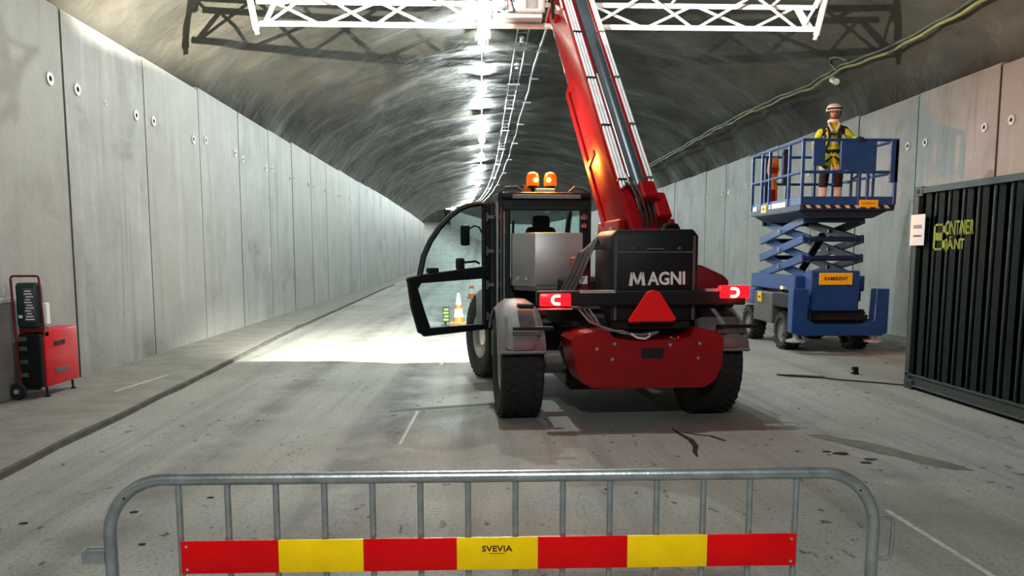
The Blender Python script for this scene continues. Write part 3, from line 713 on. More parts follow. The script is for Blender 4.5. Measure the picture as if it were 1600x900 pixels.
# forward head lamps and the lit work lamp on the cab roof
for x in (-1.0, .85):
    hl = bpy.data.objects.new('head_lamp', None); lk(hl, TH); hl.location = (x, 3.55, 1.05)
    B().lathe([(.03, -.10), (.085, -.04), (.09, .0), (.085, .012)], 18, 'y', (0, 0, 0), True).obj('lamp_housing', M_BLACK, hl)
    B().span((-.05, -.35, -.10), (.05, .01, -.05)).obj('lamp_bracket', M_BLACK, hl)
wl = bpy.data.objects.new('roof_work_lamp', None); lk(wl, TH); wl.location = (-.72, CYR + .925, 2.505); wl.rotation_euler = (0, 0, R(14))
B().span((-.08, -.14, -.05), (.08, -.03, .07), .01).obj('lamp_housing', M_BLACK, wl)
l = light('work_beam', 'SPOT', (0, 0, 0), WORK_W, (1.0, 1.0, .86), .008, None, spot_size=R(96), spot_blend=.5)
l.parent = wl; l.rotation_euler = (R(36), 0, 0)

# ------------------------------------------------------------------ festoon lamps down the tunnel
ORD = ['first', 'second', 'third', 'fourth', 'fifth', 'sixth', 'seventh', 'eighth']
lamp_bulb = B().ball((0, 0, 0), .10, 1, (1, 1, 1.1)).mesh('bulb'); lamp_bulb.materials.append(M_BULB)
lamp_sock = B().cyl((0, 0, .09), (0, 0, .24), .05, .035, 10).mesh('socket'); lamp_sock.materials.append(M_BLACK)
sh = []
for r_ in (.155, .165): sh.append([(r_ * math.cos(R(a)), .03 + r_ * math.sin(R(a))) for a in range(-24, 170, 12)])
lamp_added_shade = B().prism(sh[0] + sh[1][::-1], 'y', -.28, .28).mesh('added_shade'); lamp_added_shade.materials.append(M_WHITE)  # added over the bulbs to keep their light off the vault
lys = [21.0 + 6.15 * i for i in range(35)]
for i, y in enumerate(lys):
    c = (0.02 + cxl(y), y, 7.02 + czl(y))
    if i < 8:
        lab = 'bare white bulb on the ceiling cord, %s one beyond the white truss' % ORD[i]; g = 'lamps on the ceiling cord'
    else:
        lab = 'tiny white bulb in the distant end of the row of ceiling lamps'; g = 'distant ceiling lamps'
    e = empty('festoon_lamp', c, label=lab, cat='lamp', group=g)
    inst('bulb', lamp_bulb, e); inst('socket', lamp_sock, e); inst('added_shade', lamp_added_shade, e)
path = []
for i, y in enumerate([-6.4, 1.0, 7.8, 14.8] + lys):
    path.append((0.02 + cxl(y), y, 7.27 + czl(y)))
    if i < 38:
        ym = y + 3.07; path.append((0.02 + cxl(ym), ym, 7.20 + czl(ym)))
B().tube(path, .012, 6).obj('lamp_cord', M_PIPE, None, label='pale cord strung along the tunnel ceiling carrying the row of bulbs', cat='cord')
# ------------------------------------------------------------------ cable ladder and conduit under the vault
def at(x, y, z): return (x + cxl(y), y, z + czl(y))
ys = [16 + 2 * i for i in range(75)]
lad = empty('cable_ladder', (0, 0, 0), label='galvanised cable ladder hung lengthwise beside the lamp cord', cat='cable ladder')
for x in (.92, 1.20):
    B().tube([at(x, y, 7.2 + .03 * math.sin(y * .9 + x)) for y in ys], .020, 6).obj('rail', M_GALV, lad)
rung = B().cyl((.92, 0, 0), (1.20, 0, 0), .012, seg=6).mesh('rung'); rung.materials.append(M_GALV)
yy = 16.4; k = 0
while yy < 62:
    inst('rung', rung, lad, (cxl(yy), yy, 7.2 + czl(yy)), (0, 0, 0)); yy += .9; k += 1
for yy in (17.5, 22.3, 27.0, 31.4, 37.0, 43.5, 51, 60, 70):
    B().cyl(at(1.06, yy, 7.2), at(1.06, yy, 7.6), .02, seg=6).box(at(1.06, yy, 7.17), (.40, .10, .05)).obj('hanger', M_GALV, lad)
for yy in (21.6, 24.6):
    B().lathe([(.03, -.12), (.07, -.10), (.03, -.04), (.075, .02), (.03, .06)], 12, 'z', at(1.06, yy, 7.25), True).obj('clamp', M_WHITE, lad)
con = empty('conduit', (0, 0, 0), label='ribbed grey conduit running along the ceiling between cable ladder and boom', cat='pipe')
B().tube([at(1.60 + .03 * math.sin(y * .7), y, 7.2 + .04 * math.sin(y * 1.3)) for y in ys], .04, 8).obj('pipe', M_FEND, con)
for yy in (19, 22.5, 26, 30, 35, 41, 48, 56, 66):
    B().cyl(at(1.60, yy, 7.1), at(1.60, yy, 7.6), .018, seg=6).box(at(1.66, yy, 7.14), (.3, .06, .04)).obj('hanger', M_GALV, con)
# ------------------------------------------------------------------ hoses clipped to the right-hand vault
hz = [(8.43, 10.5, 5.76), (8.43, 13.15, 5.74), (8.44, 14.38, 5.70), (8.46, 15.7, 5.66), (8.40, 18.04, 5.78), (8.40, 19.54, 5.72), (8.36, 20.97, 5.75), (8.31, 23.57, 5.82), (8.31, 27.9, 5.84), (8.34, 32.27, 5.80), (8.37, 40.9, 5.78), (8.3, 60, 5.78), (7.0, 90, 6.1)]
def wig(pts, dx, dz, amp, n=7, ph=0):
    out = []
    for i, (a, b_) in enumerate(zip(pts, pts[1:])):
        for j in range(n):
            t = j / n; p = Vector(a).lerp(Vector(b_), t); y = p.y
            out.append((p.x + dx + cxl(y) * 0, y, p.z + dz + amp * math.sin(y * 2.1 + ph) * (.4 + .6 * (y > 19)) + amp * .6 * math.sin(y * 5.3 + ph)))
    return out
B().tube(wig(hz, -.42, .05, .02), .038, 8).obj('vault_hose', M_HOSE, None, label='dark green hose clipped high along the right-hand tunnel vault', cat='hose')
B().tube(wig(hz, -.46, -.06, .025, ph=1.4), .030, 8).obj('vault_hose', M_HOSEY, None, label='yellow-green hose strung just below the dark one on the right vault', cat='hose')
B().tube([(7.98, 18.3, 5.78), (7.85, 18.35, 5.92), (7.75, 18.1, 5.98), (7.74, 17.75, 5.93), (7.86, 17.5, 5.80)], .028, 8).obj('hose_loop', M_HOSE, None, label='short looped hose end by the coupling on the right vault', cat='hose')
B().cyl((7.96, 18.45, 5.60), (7.9, 18.1, 5.48), .07, seg=12).obj('hose_coupling', M_PLATE, None, label='grey hose coupling hanging from the two hoses above the worker', cat='coupling')
# ------------------------------------------------------------------ lattice truss carried on the boom
TY = 11.85; TX0, TX1 = -3.21, 4.88; TZ = 4.905
TR = empty('lattice_truss', (0, 0, 0), label='long white triangular lattice truss held crosswise at the top of the boom', cat='truss')
tz = TZ + .37; fy, by = TY - .24, TY + .24
B().cyl((TX0 + .10, TY, TZ), (TX1 - .05, TY, TZ), .036, seg=12).obj('bottom_chord', M_WHITE, TR)
for y in (fy, by): B().cyl((TX0, y, tz), (TX1, y, tz), .036, seg=12).obj('top_chord', M_WHITE, TR)
hp_ = .765
def zig(y, x0, up):
    x = x0
    while x < TX1 - .1:
        x2 = min(x + hp_, TX1 - .06)
        a = (x + .03, TY if up else y, TZ if up else tz); c = (x2 - .03, y if up else TY, tz if up else TZ)
        B().cyl(a, c, .019, seg=8).obj('brace', M_WHITE, TR)
        x = x2; up = not up
zig(fy, TX0 + .16, True); zig(by, TX0 + .20, False)
for x in [TX0 + .05 + i * 1.48 for i in range(6)]:
    B().cyl((x, fy, tz), (x, by, tz), .019, seg=8).obj('cross_brace', M_WHITE, TR)
for x, s in ((TX0, 1), (TX1, -1)):
    B().cyl((x, fy, tz + .1), (x + s * .06, TY - .06, TZ - .10), .045, seg=12).cyl((x + s * .06, TY - .06, TZ - .10), (x + s * .075, TY - .05, TZ - .16), .03, seg=10).obj('end_post', M_PLATE, TR)
    B().cyl((x + s * .26, by, tz), (x + s * .17, TY, TZ), .032, seg=10).obj('end_strut', M_WHITE, TR)
    B().cyl((x + s * .12, fy - .03, tz - .02), (x + s * .18, fy - .03, tz - .14), .04, seg=10).obj('end_pin', M_PLATE, TR)
# clamp post with lamp shade, and the drilling head in the middle
cp = empty('clamp_post', (.035, TY - .30, TZ), label='white clamp post gripping the truss right above the nearest bulb', cat='post')
B().span((-.075, -.05, .0), (.075, .08, .62), .012).obj('post', M_WHITE, cp)
B().span((-.11, -.09, .02), (.11, .12, .17), .012).obj('clamp', M_WHITE, cp)
B().span((-.085, -.06, -.16), (.085, .08, .0), .012).obj('foot', M_WHITE, cp)
B().span((.01, -.02, -.24), (.10, .08, -.16), .008).obj('foot_tip', M_PLATE, cp)
dr = empty('drill_head', (.50, TY - .15, TZ + .05), label='cluttered white and grey drilling head on the truss left of the boom', cat='machine')
B().span((-.34, -.10, -.01), (.36, .20, .06), .01).obj('carriage', M_STEEL, dr)
B().span((-.02, -.12, .08), (.14, .10, .30), .02).obj('motor_block', M_WHITE, dr)
B().cyl((.22, -.02, .06), (.22, -.02, .62), .09, seg=14).obj('feed_cylinder', M_BOOT, dr)
B().cyl((.34, -.02, .10), (.34, -.02, .62), .06, seg=14).obj('feed_cylinder', M_WHITE, dr)
B().span((.0, -.13, .06), (.36, .05, .12), .02).obj('tray', M_WHITE, dr)
B().span((-.32, -.06, .06), (-.27, .04, .60), .008).obj('mast', M_PLATE, dr)
for j in range(7):
    a = random.uniform(-.28, -.04); z0 = random.uniform(.06, .2)
    B().tube([(a, -.08, z0), (a + random.uniform(-.05, .05), -.13, z0 + .15), (a + random.uniform(-.08, .08), -.10, z0 + .3), (a + random.uniform(-.1, .1), -.05, z0 + .45)], .010, 6).obj('hose', random.choice((M_GREY, M_BLACK, M_RED, M_PIPE)), dr)
for j in range(5):
    B().box((random.uniform(-.26, -.05), random.uniform(-.12, .05), random.uniform(.10, .50)), (.07, .06, .06), None, .008).obj('valve', random.choice((M_RED, M_PLATE, M_WHITE)), dr)
# ------------------------------------------------------------------ shipping container on the right
CN = empty('shipping_container', (5.355, 9.86, 0), label='dark green corrugated shipping container with lime stencil by the right edge', cat='container')
CL, CW, CH = 6.06, 2.44, 2.50
def corr(y):     # depth of the corrugation (towards +x) at distance y from the far post
    p = .275; q = (y - .10) % p
    a, s_, d = .072, .066, .030
    if q < s_: return d * (1 - q / s_)
    if q < s_ + a: return 0
    if q < 2 * s_ + a: return d * (q - s_ - a) / s_
    return d
# local: far left corner post at origin, container runs towards the viewer (-y) and away from the tunnel axis (+x)
B().span((0, -.10, .02), (.11, .0, CH - .02), .006).obj('corner_post', M_GREENF, CN)
B().span((0, -CL, .02), (.11, -CL + .1, CH - .02), .006).obj('corner_post', M_GREENF, CN)
B().span((CW - .11, -.10, .02), (CW, .0, CH - .02), .006).obj('corner_post', M_GREENF, CN)
B().span((CW - .11, -CL, .02), (CW, -CL + .1, CH - .02), .006).obj('corner_post', M_GREENF, CN)
B().span((0, -CL, CH - .085), (.08, 0, CH - .01), .004).obj('top_rail', M_GREENF, CN)
B().span((CW - .08, -CL, CH - .085), (CW, 0, CH - .01), .004).obj('top_rail', M_GREENF, CN)
bt = B(); bt.span((.02, -CL, .05), (.06, 0, .19), .003); bt.span((.0, -CL, .17), (.06, 0, .195), .003); bt.span((.0, -CL, .04), (.06, 0, .06), .003)
bt.obj('bottom_rail', M_GREENF, CN)
breaks = [.10]; p = .275; y = .10
while y < CL - .1:
    for q in (.066, .138, .204, .275):
        if y + q < CL - .1: breaks.append(y + q)
    y += p
breaks.append(CL - .1)
for i, (x, nm) in enumerate(((.018, 'side_panel'), (CW - .06, 'side_panel'))):
    poly = [(x + corr(min(q, CL)), -q) for q in breaks]; bm = bmesh.new(); prev = None
    for px_, py_ in poly:
        r_ = [bm.verts.new((px_, py_, .19)), bm.verts.new((px_, py_, CH - .08))]
        if prev: bm.faces.new((prev[0], r_[0], r_[1], prev[1]))
        prev = r_
    bmesh.ops.solidify(bm, geom=bm.faces[:], thickness=.003)
    b = B(); b.bm.free(); b.bm = bm; b.obj(nm, M_GREEN, CN)
B().span((.05, -.06, .19), (CW - .05, -.02, CH - .08)).obj('end_panel', M_GREEN, CN)
B().span((.05, -CL + .02, .19), (CW - .05, -CL + .06, CH - .08)).obj('end_panel', M_GREEN, CN)
B().span((.03, -CL, CH - .05), (CW - .03, 0, CH - .03)).obj('roof', M_GREEN, CN)
B().span((.03, -CL, .13), (CW - .03, 0, .17)).obj('floor_pan', M_GREENF, CN)
for x in (0, CW - .16):
    for y in (-.18, -CL):
        for z in (0.0, CH - .118):
            cc = B().span((x - .004, y, z), (x + .164, y + .18, z + .118), .008).obj('corner_casting', M_GREENF, CN)
            if x == 0: B().span((-.007, y + .06, z + .035), (.0, y + .12, z + .085), .003).obj('casting_hole', M_HOLE, cc)
def wrap(me, y0, z0):
    """lay flat lettering (mesh x to the viewer side, y up) over the corrugation"""
    bm = bmesh.new(); bm.from_mesh(me)
    for q in breaks:
        g = bm.verts[:] + bm.edges[:] + bm.faces[:]
        bmesh.ops.bisect_plane(bm, geom=g, plane_co=(q - y0, 0, 0), plane_no=(1, 0, 0))
    for v in bm.verts:
        yy = v.co.x + y0; v.co = Vector((.018 + corr(yy) - (.0035 if v.co.z > 0 else .0), -yy, v.co.y + z0))
    bmesh.ops.recalc_face_normals(bm, faces=bm.faces[:])
    bm.to_mesh(me); bm.free(); return me
for txt, wd, ht, yc, zc in (('CONTAINER', .54, .165, .90, 1.985), ('TJÄNST', .43, .185, .85, 1.795)):
    me = wrap(text_mesh(txt, wd, ht, bold=.015), yc, zc); me.materials.append(M_LIME); inst('stencil_lettering', me, CN)
lg = B()
lg.span((-.135, .13, 0), (.05, .155, .004)); lg.span((-.135, -.155, 0), (.05, -.13, .004)); lg.span((-.135, -.155, 0), (-.10, .155, .004))
lg.span((-.09, -.04, 0), (.06, .05, .004)); lg.span((.0, -.155, 0), (.06, .155, .004))
for v in lg.bm.verts: v.co.z = .004 if v.co.z > .001 else -.001
me = wrap(lg.mesh('stencil_logo', False), .58, 1.885); me.materials.append(M_LIME); inst('stencil_logo', me, CN)
NT = empty('notice', (5.34, 9.86, 1.98), label='white paper notice fixed at the far corner of the green container', cat='notice')
B().span((-.004, -.30, -.19), (.0, .02, .185)).obj('sheet', M_PAPER, NT)
for j in range(6): B().span((-.006, -.235 + .032 * j, .015), (-.004, -.212 + .032 * j, .06)).obj('print_mark', M_INKG, NT)
B().span((-.006, -.24, -.085), (-.004, -.06, -.065)).obj('print_line', M_INKB, NT)
# ------------------------------------------------------------------ scissor lift
SL = empty('scissor_lift', (6.03, 14.6, 0), label='blue scissor lift half raised beside the container with yellow signs', cat='scissor lift')
# local x: -.75 .. .75, y: -1.3 (viewer end) .. 1.4
def lw(x, y):
    w_ = bpy.data.objects.new('wheel', None); lk(w_, SL); w_.location = (x, y, .33)
    hw = .14; r = .33
    B().lathe([(.20, -hw * .8), (.23, -hw), (r * .9, -hw), (r - .01, -hw * .8), (r, 0), (r - .01, hw * .8), (r * .9, hw), (.23, hw), (.20, hw * .8)], 32, 'x').obj('tyre', M_RUB, w_)
    B().lathe([(.205, -hw * .8), (.18, -hw * .5), (.10, -hw * .4), (.09, -hw * .8), (.001, -hw * .85)], 24, 'x').obj('rim', M_FEND, w_)
    tb = B()
    for k in range(20):
        for s in (-1, 1):
            m = Matrix.Rotation(2 * math.pi * (k + .25 * s) / 20, 4, 'X') @ Matrix.Translation((s * .07, 0, r)) @ Matrix.Rotation(R(30 * s), 4, 'Z')
            bmesh.ops.create_cube(tb.bm, size=1, matrix=m @ Matrix.Diagonal((.14, .045, .025, 1)))
    tb.obj('tread', M_RUB, w_)
for x in (-.60, .60):
    for y in (-.62, 1.15): lw(x, y)
B().span((-.46, -1.05, .38), (.46, 1.4, .86), .02).obj('chassis', M_BLUED, SL)
B().span((-.75, -.22, .42), (-.50, .78, .98), .02).obj('side_tray', M_GREY, SL)
B().span((.50, -.22, .42), (.75, .78, .98), .02).obj('side_tray', M_GREY, SL)
B().span((-.75, .80, .72), (-.50, 1.45, 1.02), .02).obj('fender_cover', M_BLUE, SL)
B().span((.50, .80, .72), (.75, 1.45, 1.02), .02).obj('fender_cover', M_BLUE, SL)
B().span((-.75, -1.0, .74), (-.50, -.24, 1.0), .02).obj('hydraulic_cover', M_BLACK, SL)
B().span((-.52, -1.0, .86), (.52, 1.42, 1.04), .02).obj('scissor_bed', M_BLUED, SL)
B().span((-.62, -.9, 1.03), (-.38, 1.35, 1.30), .02).obj('bed_rail', M_BLUE, SL)
B().span((.38, -.9, 1.03), (.62, 1.35, 1.30), .02).obj('bed_rail', M_BLUE, SL)
B().prism([(-.84, .36), (-.84, 1.10), (-.58, 1.10), (-.58, .60), (-.44, .50), (.46, .50), (.56, .58), (.58, 1.10), (.80, 1.10), (.80, .36), (.70, .31), (-.70, .31)], 'y', -1.42, -1.20, .012).obj('end_frame', M_BLUE, SL)
B().span((-.50, -1.30, .72), (.34, -1.05, 1.40), .02).obj('ladder_box', M_BLUE, SL)
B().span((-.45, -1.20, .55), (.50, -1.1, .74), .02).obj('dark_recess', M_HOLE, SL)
for x in (-.72, .62):
    B().lathe([(.001, 0), (.16, 0), (.16, .03), (.05, .06), (.04, .30)], 16, 'z', (x, -1.30, .20), False).obj('outrigger_pad', M_PLATE, SL)
sg = B().span((-.365, -1.322, 1.165), (.20, -1.302, 1.365), .004).obj('sign', M_YEL, SL)
text_obj('lettering', 'RAMIRENT', .40, .062, M_INKB, sg, (-.08, -1.3225, 1.27), (R(90), 0, 0), depth=.002, bold=.03)
s2 = B().span((-.772, .30, .78), (-.752, .52, .97), .004).obj('sign', M_YEL, SL)
B().span((-.775, .35, .86), (-.772, .47, .89)).obj('print_line', M_INKB, s2)
B().cyl((-.60, -.30, 1.0), (-.60, -.30, 1.05), .04, seg=12).obj('lamp_base', M_BLACK, SL)
B().ball((-.60, -.30, 1.075), .035, 2).obj('warning_lamp', M_FLAME, SL)
for j in range(4): B().tube([(-.55 + .02 * j, -1.02, .95), (-.60 + .03 * j, -1.12, .85), (-.58 + .02 * j, -1.10, .65), (-.55, -1.05, .55)], .014, 6).obj('hose', M_CABLE, SL)
# scissor stack
nl = 3; zb, zt_ = 1.28, 2.26; hh = (zt_ - zb) / nl; y0, y1 = -.92, 1.12
for k in range(nl):
    za = zb + k * hh; zc = za + hh
    for x in (-.46, .46):
        for j, (a, c, dx) in enumerate((((y1, za), (y0, zc), -.05), ((y0, za), (y1, zc), .05))):
            d = Vector((0, c[0] - a[0], c[1] - a[1])); L_ = d.length
            B().box((x + dx * (1 if x < 0 else -1), (a[0] + c[0]) / 2, (a[1] + c[1]) / 2), (.06, L_ + .08, .14), Matrix.Rotation(math.atan2(d.z, d.y), 4, 'X'), .01).obj('scissor_arm', M_BLUE if x < 0 else M_BLUED, SL)  # right-hand arms get the darker blue, their shade put into the colour
        B().cyl((x - .10, (y0 + y1) / 2, (za + zc) / 2), (x + .10, (y0 + y1) / 2, (za + zc) / 2), .035, seg=10).obj('pivot_pin', M_STEEL, SL)
    for y in (y0, y1): B().cyl((-.52, y, zc), (.52, y, zc), .045, seg=10).obj('cross_tube', M_BLUED, SL)
B().cyl((0, .6, 1.2), (0, -.5, 2.0), .07, seg=12).obj('lift_cylinder', M_BLACK, SL)
# platform
PZ = 2.50
B().span((-.74, -1.30, PZ - .10), (.86, 1.15, PZ), .01).obj('platform_deck', M_BLUED, SL)
B().prism([(-.74, 2.40), (.80, 2.40), (.55, 2.28), (-.52, 2.28)], 'y', -1.20, 1.0, .01).obj('deck_subframe', M_BLUED, SL)
PX0, PX1, PY0, PY1 = -.72, .86, -1.30, 1.15
B().span((PX0, PY0 - .01, PZ - .08), (PX1, PY0 + .02, PZ + .13), .004).obj('toe_board', M_BLUE, SL)
B().span((PX0 - .01, PY0, PZ - .08), (PX0 + .02, PY1, PZ + .13), .004).obj('toe_board', M_BLUE, SL)
B().span((PX1 - .02, PY0, PZ - .02), (PX1 + .01, PY1, PZ + .13), .004).obj('toe_board', M_BLUE, SL)
B().span((PX0, PY1 - .02, PZ - .02), (PX1, PY1 + .01, PZ + .13), .004).obj('toe_board', M_BLUE, SL)
hzd = B().span((PX0 + .01, PY0 - .016, PZ - .07), (PX1 - .01, PY0 - .009, PZ - .005)).obj('hazard_strip', M_HOLE, SL)
for j in range(9):
    x = PX0 + .10 + j * .165
    B().prism([(x, PZ - .062), (x + .07, PZ - .062), (x + .03, PZ - .012), (x - .04, PZ - .012)], 'y', PY0 - .021, PY0 - .015).obj('hazard_stripe', M_BOOT, hzd)
s3 = B().span((.245, PY0 - .035, PZ - .045), (.565, PY0 - .022, PZ + .075), .004).obj('sign', M_YEL, SL)
text_obj('lettering', 'RAMIRENT', .24, .032, M_ORNG, s3, (.405, PY0 - .0355, PZ + .018), (R(90), 0, 0), depth=.002, bold=.03)
s4 = B().span((PX0 - .022, .30, PZ - .06), (PX0 - .009, .58, PZ + .09), .003).obj('sign', M_YEL, SL)
B().span((PX0 - .024, .38, PZ + .0), (PX0 - .022, .50, PZ + .025)).obj('print_line', M_INKB, s4)
for ya, yb in ((.84, 1.06), (.10, .22), (-.62, .04)):
    B().span((PX0 - .016, ya, PZ - .035), (PX0 - .010, yb, PZ + .08)).obj('white_lettering_block', M_LETTER, SL)
def rail(a, c, r=.022, m=M_BLUE, nm='guard_rail'): return B().cyl(a, c, r, seg=8).obj(nm, m, SL)
RT, RM = 3.55, 3.03
for z in (RT, RM):
    rail((PX0, PY0, z), (PX1, PY0, z), .026); rail((PX0, PY0, z), (PX0, PY1, z), .026); rail((PX1, PY0, z), (PX1, PY1, z), .026); rail((PX0, PY1, z), (PX1, PY1, z), .026)
for x, y in ((PX0, PY0), (PX0, -.72), (PX0, .22), (PX0, .62), (PX0, PY1), (.24, PY0), (.38, PY0), (-.05, PY1), (.5, PY1), (PX1, -.5), (PX1, .35), (PX1, PY1)):
    B().span((x - .024, y - .024, PZ), (x + .024, y + .024, RT), .005).obj('post', M_BLUE, SL)
B().span((PX1 - .12, PY0 - .03, PZ + .36), (PX1 + .015, PY0 + .03, RT + .02), .008).obj('corner_plate', M_BLUE, SL)
B().span((PX1 - .05, PY0 - .03, PZ), (PX1 + .01, PY0 + .03, RT), .008).obj('corner_post', M_BLUE, SL)
B().span((-.10, PY0 - .03, RM + .03), (.50, PY0 + .03, RT - .02), .008).obj('control_panel', M_BLUE, SL)
B().span((-.56, PY0 - .03, RM + .10), (-.36, PY0 + .03, RT), .008).obj('gate_plate', M_BLUE, SL)
rail((.10, -1.2, 2.86), (.82, -.2, 3.16), .018, M_BLUED, 'grab_bar')
B().span((-.60, -.10, RM - .1), (-.50, .0, RT), .01).span((-.50, PY1 - .06, PZ), (-.42, PY1, RT), .01).obj('folding_stanchion', M_BLUED, SL)
OB = empty('orange_bag', (5.62, 15.5, 2.55), label='orange fabric sling hanging inside the blue lift basket', cat='bag')
B().prism([(-.10, .95), (.06, .97), (.10, .72), (.04, .55), (.08, .42), (.05, .0), (-.06, .02), (-.08, .3), (-.04, .5), (-.12, .7)], 'y', -.05, .05, .02, 2).obj('sling_fabric', M_ORNG, OB)
B().span((-.06, -.06, .12), (.03, -.048, .36), .004).obj('red_patch', M_RED, OB)
B().span((-.09, -.06, .66), (.05, -.048, .78), .004).obj('red_patch', M_RED, OB)
B().cyl((0, 0, .95), (0, .15, 1.0), .012, seg=6).obj('hanger_strap', M_BLACK, OB)
# ------------------------------------------------------------------ worker on the lift
PP = empty('person', (6.03, 13.86, PZ), R(-14), label='worker in yellow high-visibility clothes and pale helmet standing on the lift', cat='person'); PP.scale = (1.03, 1.0, .93)
V = []; E_ = []; RAD = []
def vtx(p, r, link=None):
    V.append(p); RAD.append(r if isinstance(r, tuple) else (r, r)); i = len(V) - 1
    if link is not None: E_.append((link, i))
    return i
pel = vtx((0, 0, .93), (.165, .135)); wai = vtx((0, 0, 1.10), (.165, .14), pel); che = vtx((0, -.005, 1.29), (.185, .15), wai)
upc = vtx((0, 0, 1.43), (.15, .115), che); nek = vtx((0, -.01, 1.535), (.062, .065), upc); hb = vtx((0, -.03, 1.61), (.072, .085), nek)
hm = vtx((0, -.035, 1.68), (.078, .098), hb); ht = vtx((0, -.025, 1.76), (.070, .085), hm)
for s in (-1, 1):
    hip = vtx((s * .095, 0, .84), (.105, .115), pel); th = vtx((s * .105, -.01, .64), (.092, .095), hip); kn = vtx((s * .115, -.02, .48), (.078, .082), th)
    sh_ = vtx((s * .12, .01, .28), (.066, .070), kn); an = vtx((s * .12, .02, .10), (.058, .062), sh_); to = vtx((s * .135, -.13, .052), (.048, .046), an)
    if s < 0:
        pts = [((-.17, 0, 1.40), .085), ((-.245, .02, 1.22), .074), ((-.265, .01, 1.10), .066), ((-.225, -.10, .93), .056), ((-.185, -.16, .83), .043)]
    else:
        pts = [((.17, 0, 1.40), .085), ((.265, -.04, 1.27), .074), ((.315, -.10, 1.20), .066), ((.345, -.28, 1.17), .056), ((.345, -.42, 1.165), .043)]
    last = upc
    for p, r in pts: last = vtx(p, r, last)
me = bpy.data.meshes.new('body'); me.from_pydata(V, E_, []); body = bpy.data.objects.new('body', me); lk(body)
sk = body.modifiers.new('skin', 'SKIN'); sk.use_smooth_shade = True; sk.branch_smoothing = .6
for i, sv in enumerate(me.skin_vertices[0].data): sv.radius = RAD[i]; sv.use_root = (i == 0)
body.modifiers.new('sub', 'SUBSURF').levels = 2
dg = bpy.context.evaluated_depsgraph_get(); dg.update()
me2 = bpy.data.meshes.new_from_object(body.evaluated_get(dg)); bpy.data.objects.remove(body)
body = bpy.data.objects.new('body', me2); lk(body, PP); me2.name = 'body'
for m_ in (M_HIVIS, M_NAVY, M_REFL, M_SKIN, M_BOOT): me2.materials.append(m_)
for v in me2.vertices:            # loose cloth folds
    if .38 < v.co.z < 1.48 and abs(v.co.x) < .5:
        n_ = MN.noise(Vector((v.co.x * 9, v.co.y * 9, v.co.z * 13))); v.co += Vector(v.normal) * .014 * n_
for p in me2.polygons:
    c = p.center; k = 0; ax = abs(c.x)
    if c.z > 1.515: k = 3 if (c.y < -.055 and c.z > 1.565) else 1
    elif c.z > 1.40: k = 1 if ax > .09 else 0
    elif c.z > 1.02: k = 1 if (ax > .12 and ax < .175 and c.z > 1.1) else 0
    elif c.z > .96: k = 1
    elif c.z > .60: k = 0
    elif c.z > .34: k = 1
    else: k = 4
    if .64 < c.z < .69 and ax < .24: k = 2
    if 1.16 < c.z < 1.20 and ax < .19: k = 2
    if c.x < -.16 and c.z < .90 and c.z > .7 and c.y < -.09: k = 1
    if c.x > .28 and c.y < -.36: k = 1
    p.material_index = k; p.use_smooth = True
# head: nose, eyes, mouth, ears
B().ball((0, -.137, 1.665), .016, 2, (.8, 1.2, 1.5)).obj('nose', M_SKIN, PP)
for s in (-1, 1):
    B().ball((s * .031, -.118, 1.692), .011, 2, (1.3, .6, .8)).obj('eye', M_NAVY, PP)
    B().ball((s * .084, -.03, 1.665), .024, 2, (.5, .8, 1.3)).obj('ear', M_SKIN, PP)
B().ball((0, -.118, 1.622), .02, 2, (1.3, .5, .35)).obj('mouth', M_DRED, PP)
B().lathe([(.092, -.02), (.098, .0), (.090, .03), (.078, .035)], 20, 'z', (0, -.02, 1.535)).obj('neck_warmer', M_PAPER, PP)
hel = bpy.data.objects.new('helmet', None); lk(hel, PP); hel.location = (0, -.03, 1.72)
B().lathe([(.125, 0), (.128, .02), (.122, .06), (.10, .105), (.06, .13), (.001, .138)], 24, 'z').obj('shell', M_HELM, hel)
B().prism([(-.10, -.09), (-.07, -.155), (0, -.175), (.07, -.155), (.10, -.09), (.0, -.05)], 'z', -.006, .012, .004).obj('peak', M_HELM, hel)
B().tube([(-.108, -.06, .035), (-.06, -.118, .030), (0, -.134, .028), (.06, -.118, .030), (.108, -.06, .035)], .020, 8).obj('goggles', M_NAVY, hel)
for s in (-1, 1): B().tube([(s * .105, 0, 0), (s * .100, -.03, -.06), (s * .06, -.07, -.125), (0, -.09, -.135)], .007, 6).obj('chin_strap', M_NAVY, hel)
# harness
for s in (-1, 1):
    B().tube([(s * .10, .12, 1.36), (s * .11, .02, 1.515), (s * .10, -.11, 1.43), (s * .07, -.168, 1.28), (s * .09, -.165, 1.12), (s * .13, -.13, 1.0)], .021, 6).obj('harness_strap', M_NAVY, PP)
    B().tube([(s * .055, -.05, 1.55), (s * .085, -.11, 1.47), (s * .03, -.165, 1.34)], .022, 6).obj('hood_edge', M_REFL, PP)
    B().tube([(s * .02, -.12, .90), (s * .10, -.13, .82), (s * .19, -.06, .80), (s * .20, .05, .84)], .018, 6).obj('leg_strap', M_NAVY, PP)
B().tube([(-.10, -.17, 1.30), (0, -.185, 1.29), (.10, -.17, 1.30)], .02, 6).obj('chest_strap', M_NAVY, PP)
B().tube([(.18 * math.cos(R(a)), .155 * math.sin(R(a)), 1.0) for a in range(0, 360, 20)], .024, 6, True).obj('belt', M_NAVY, PP)
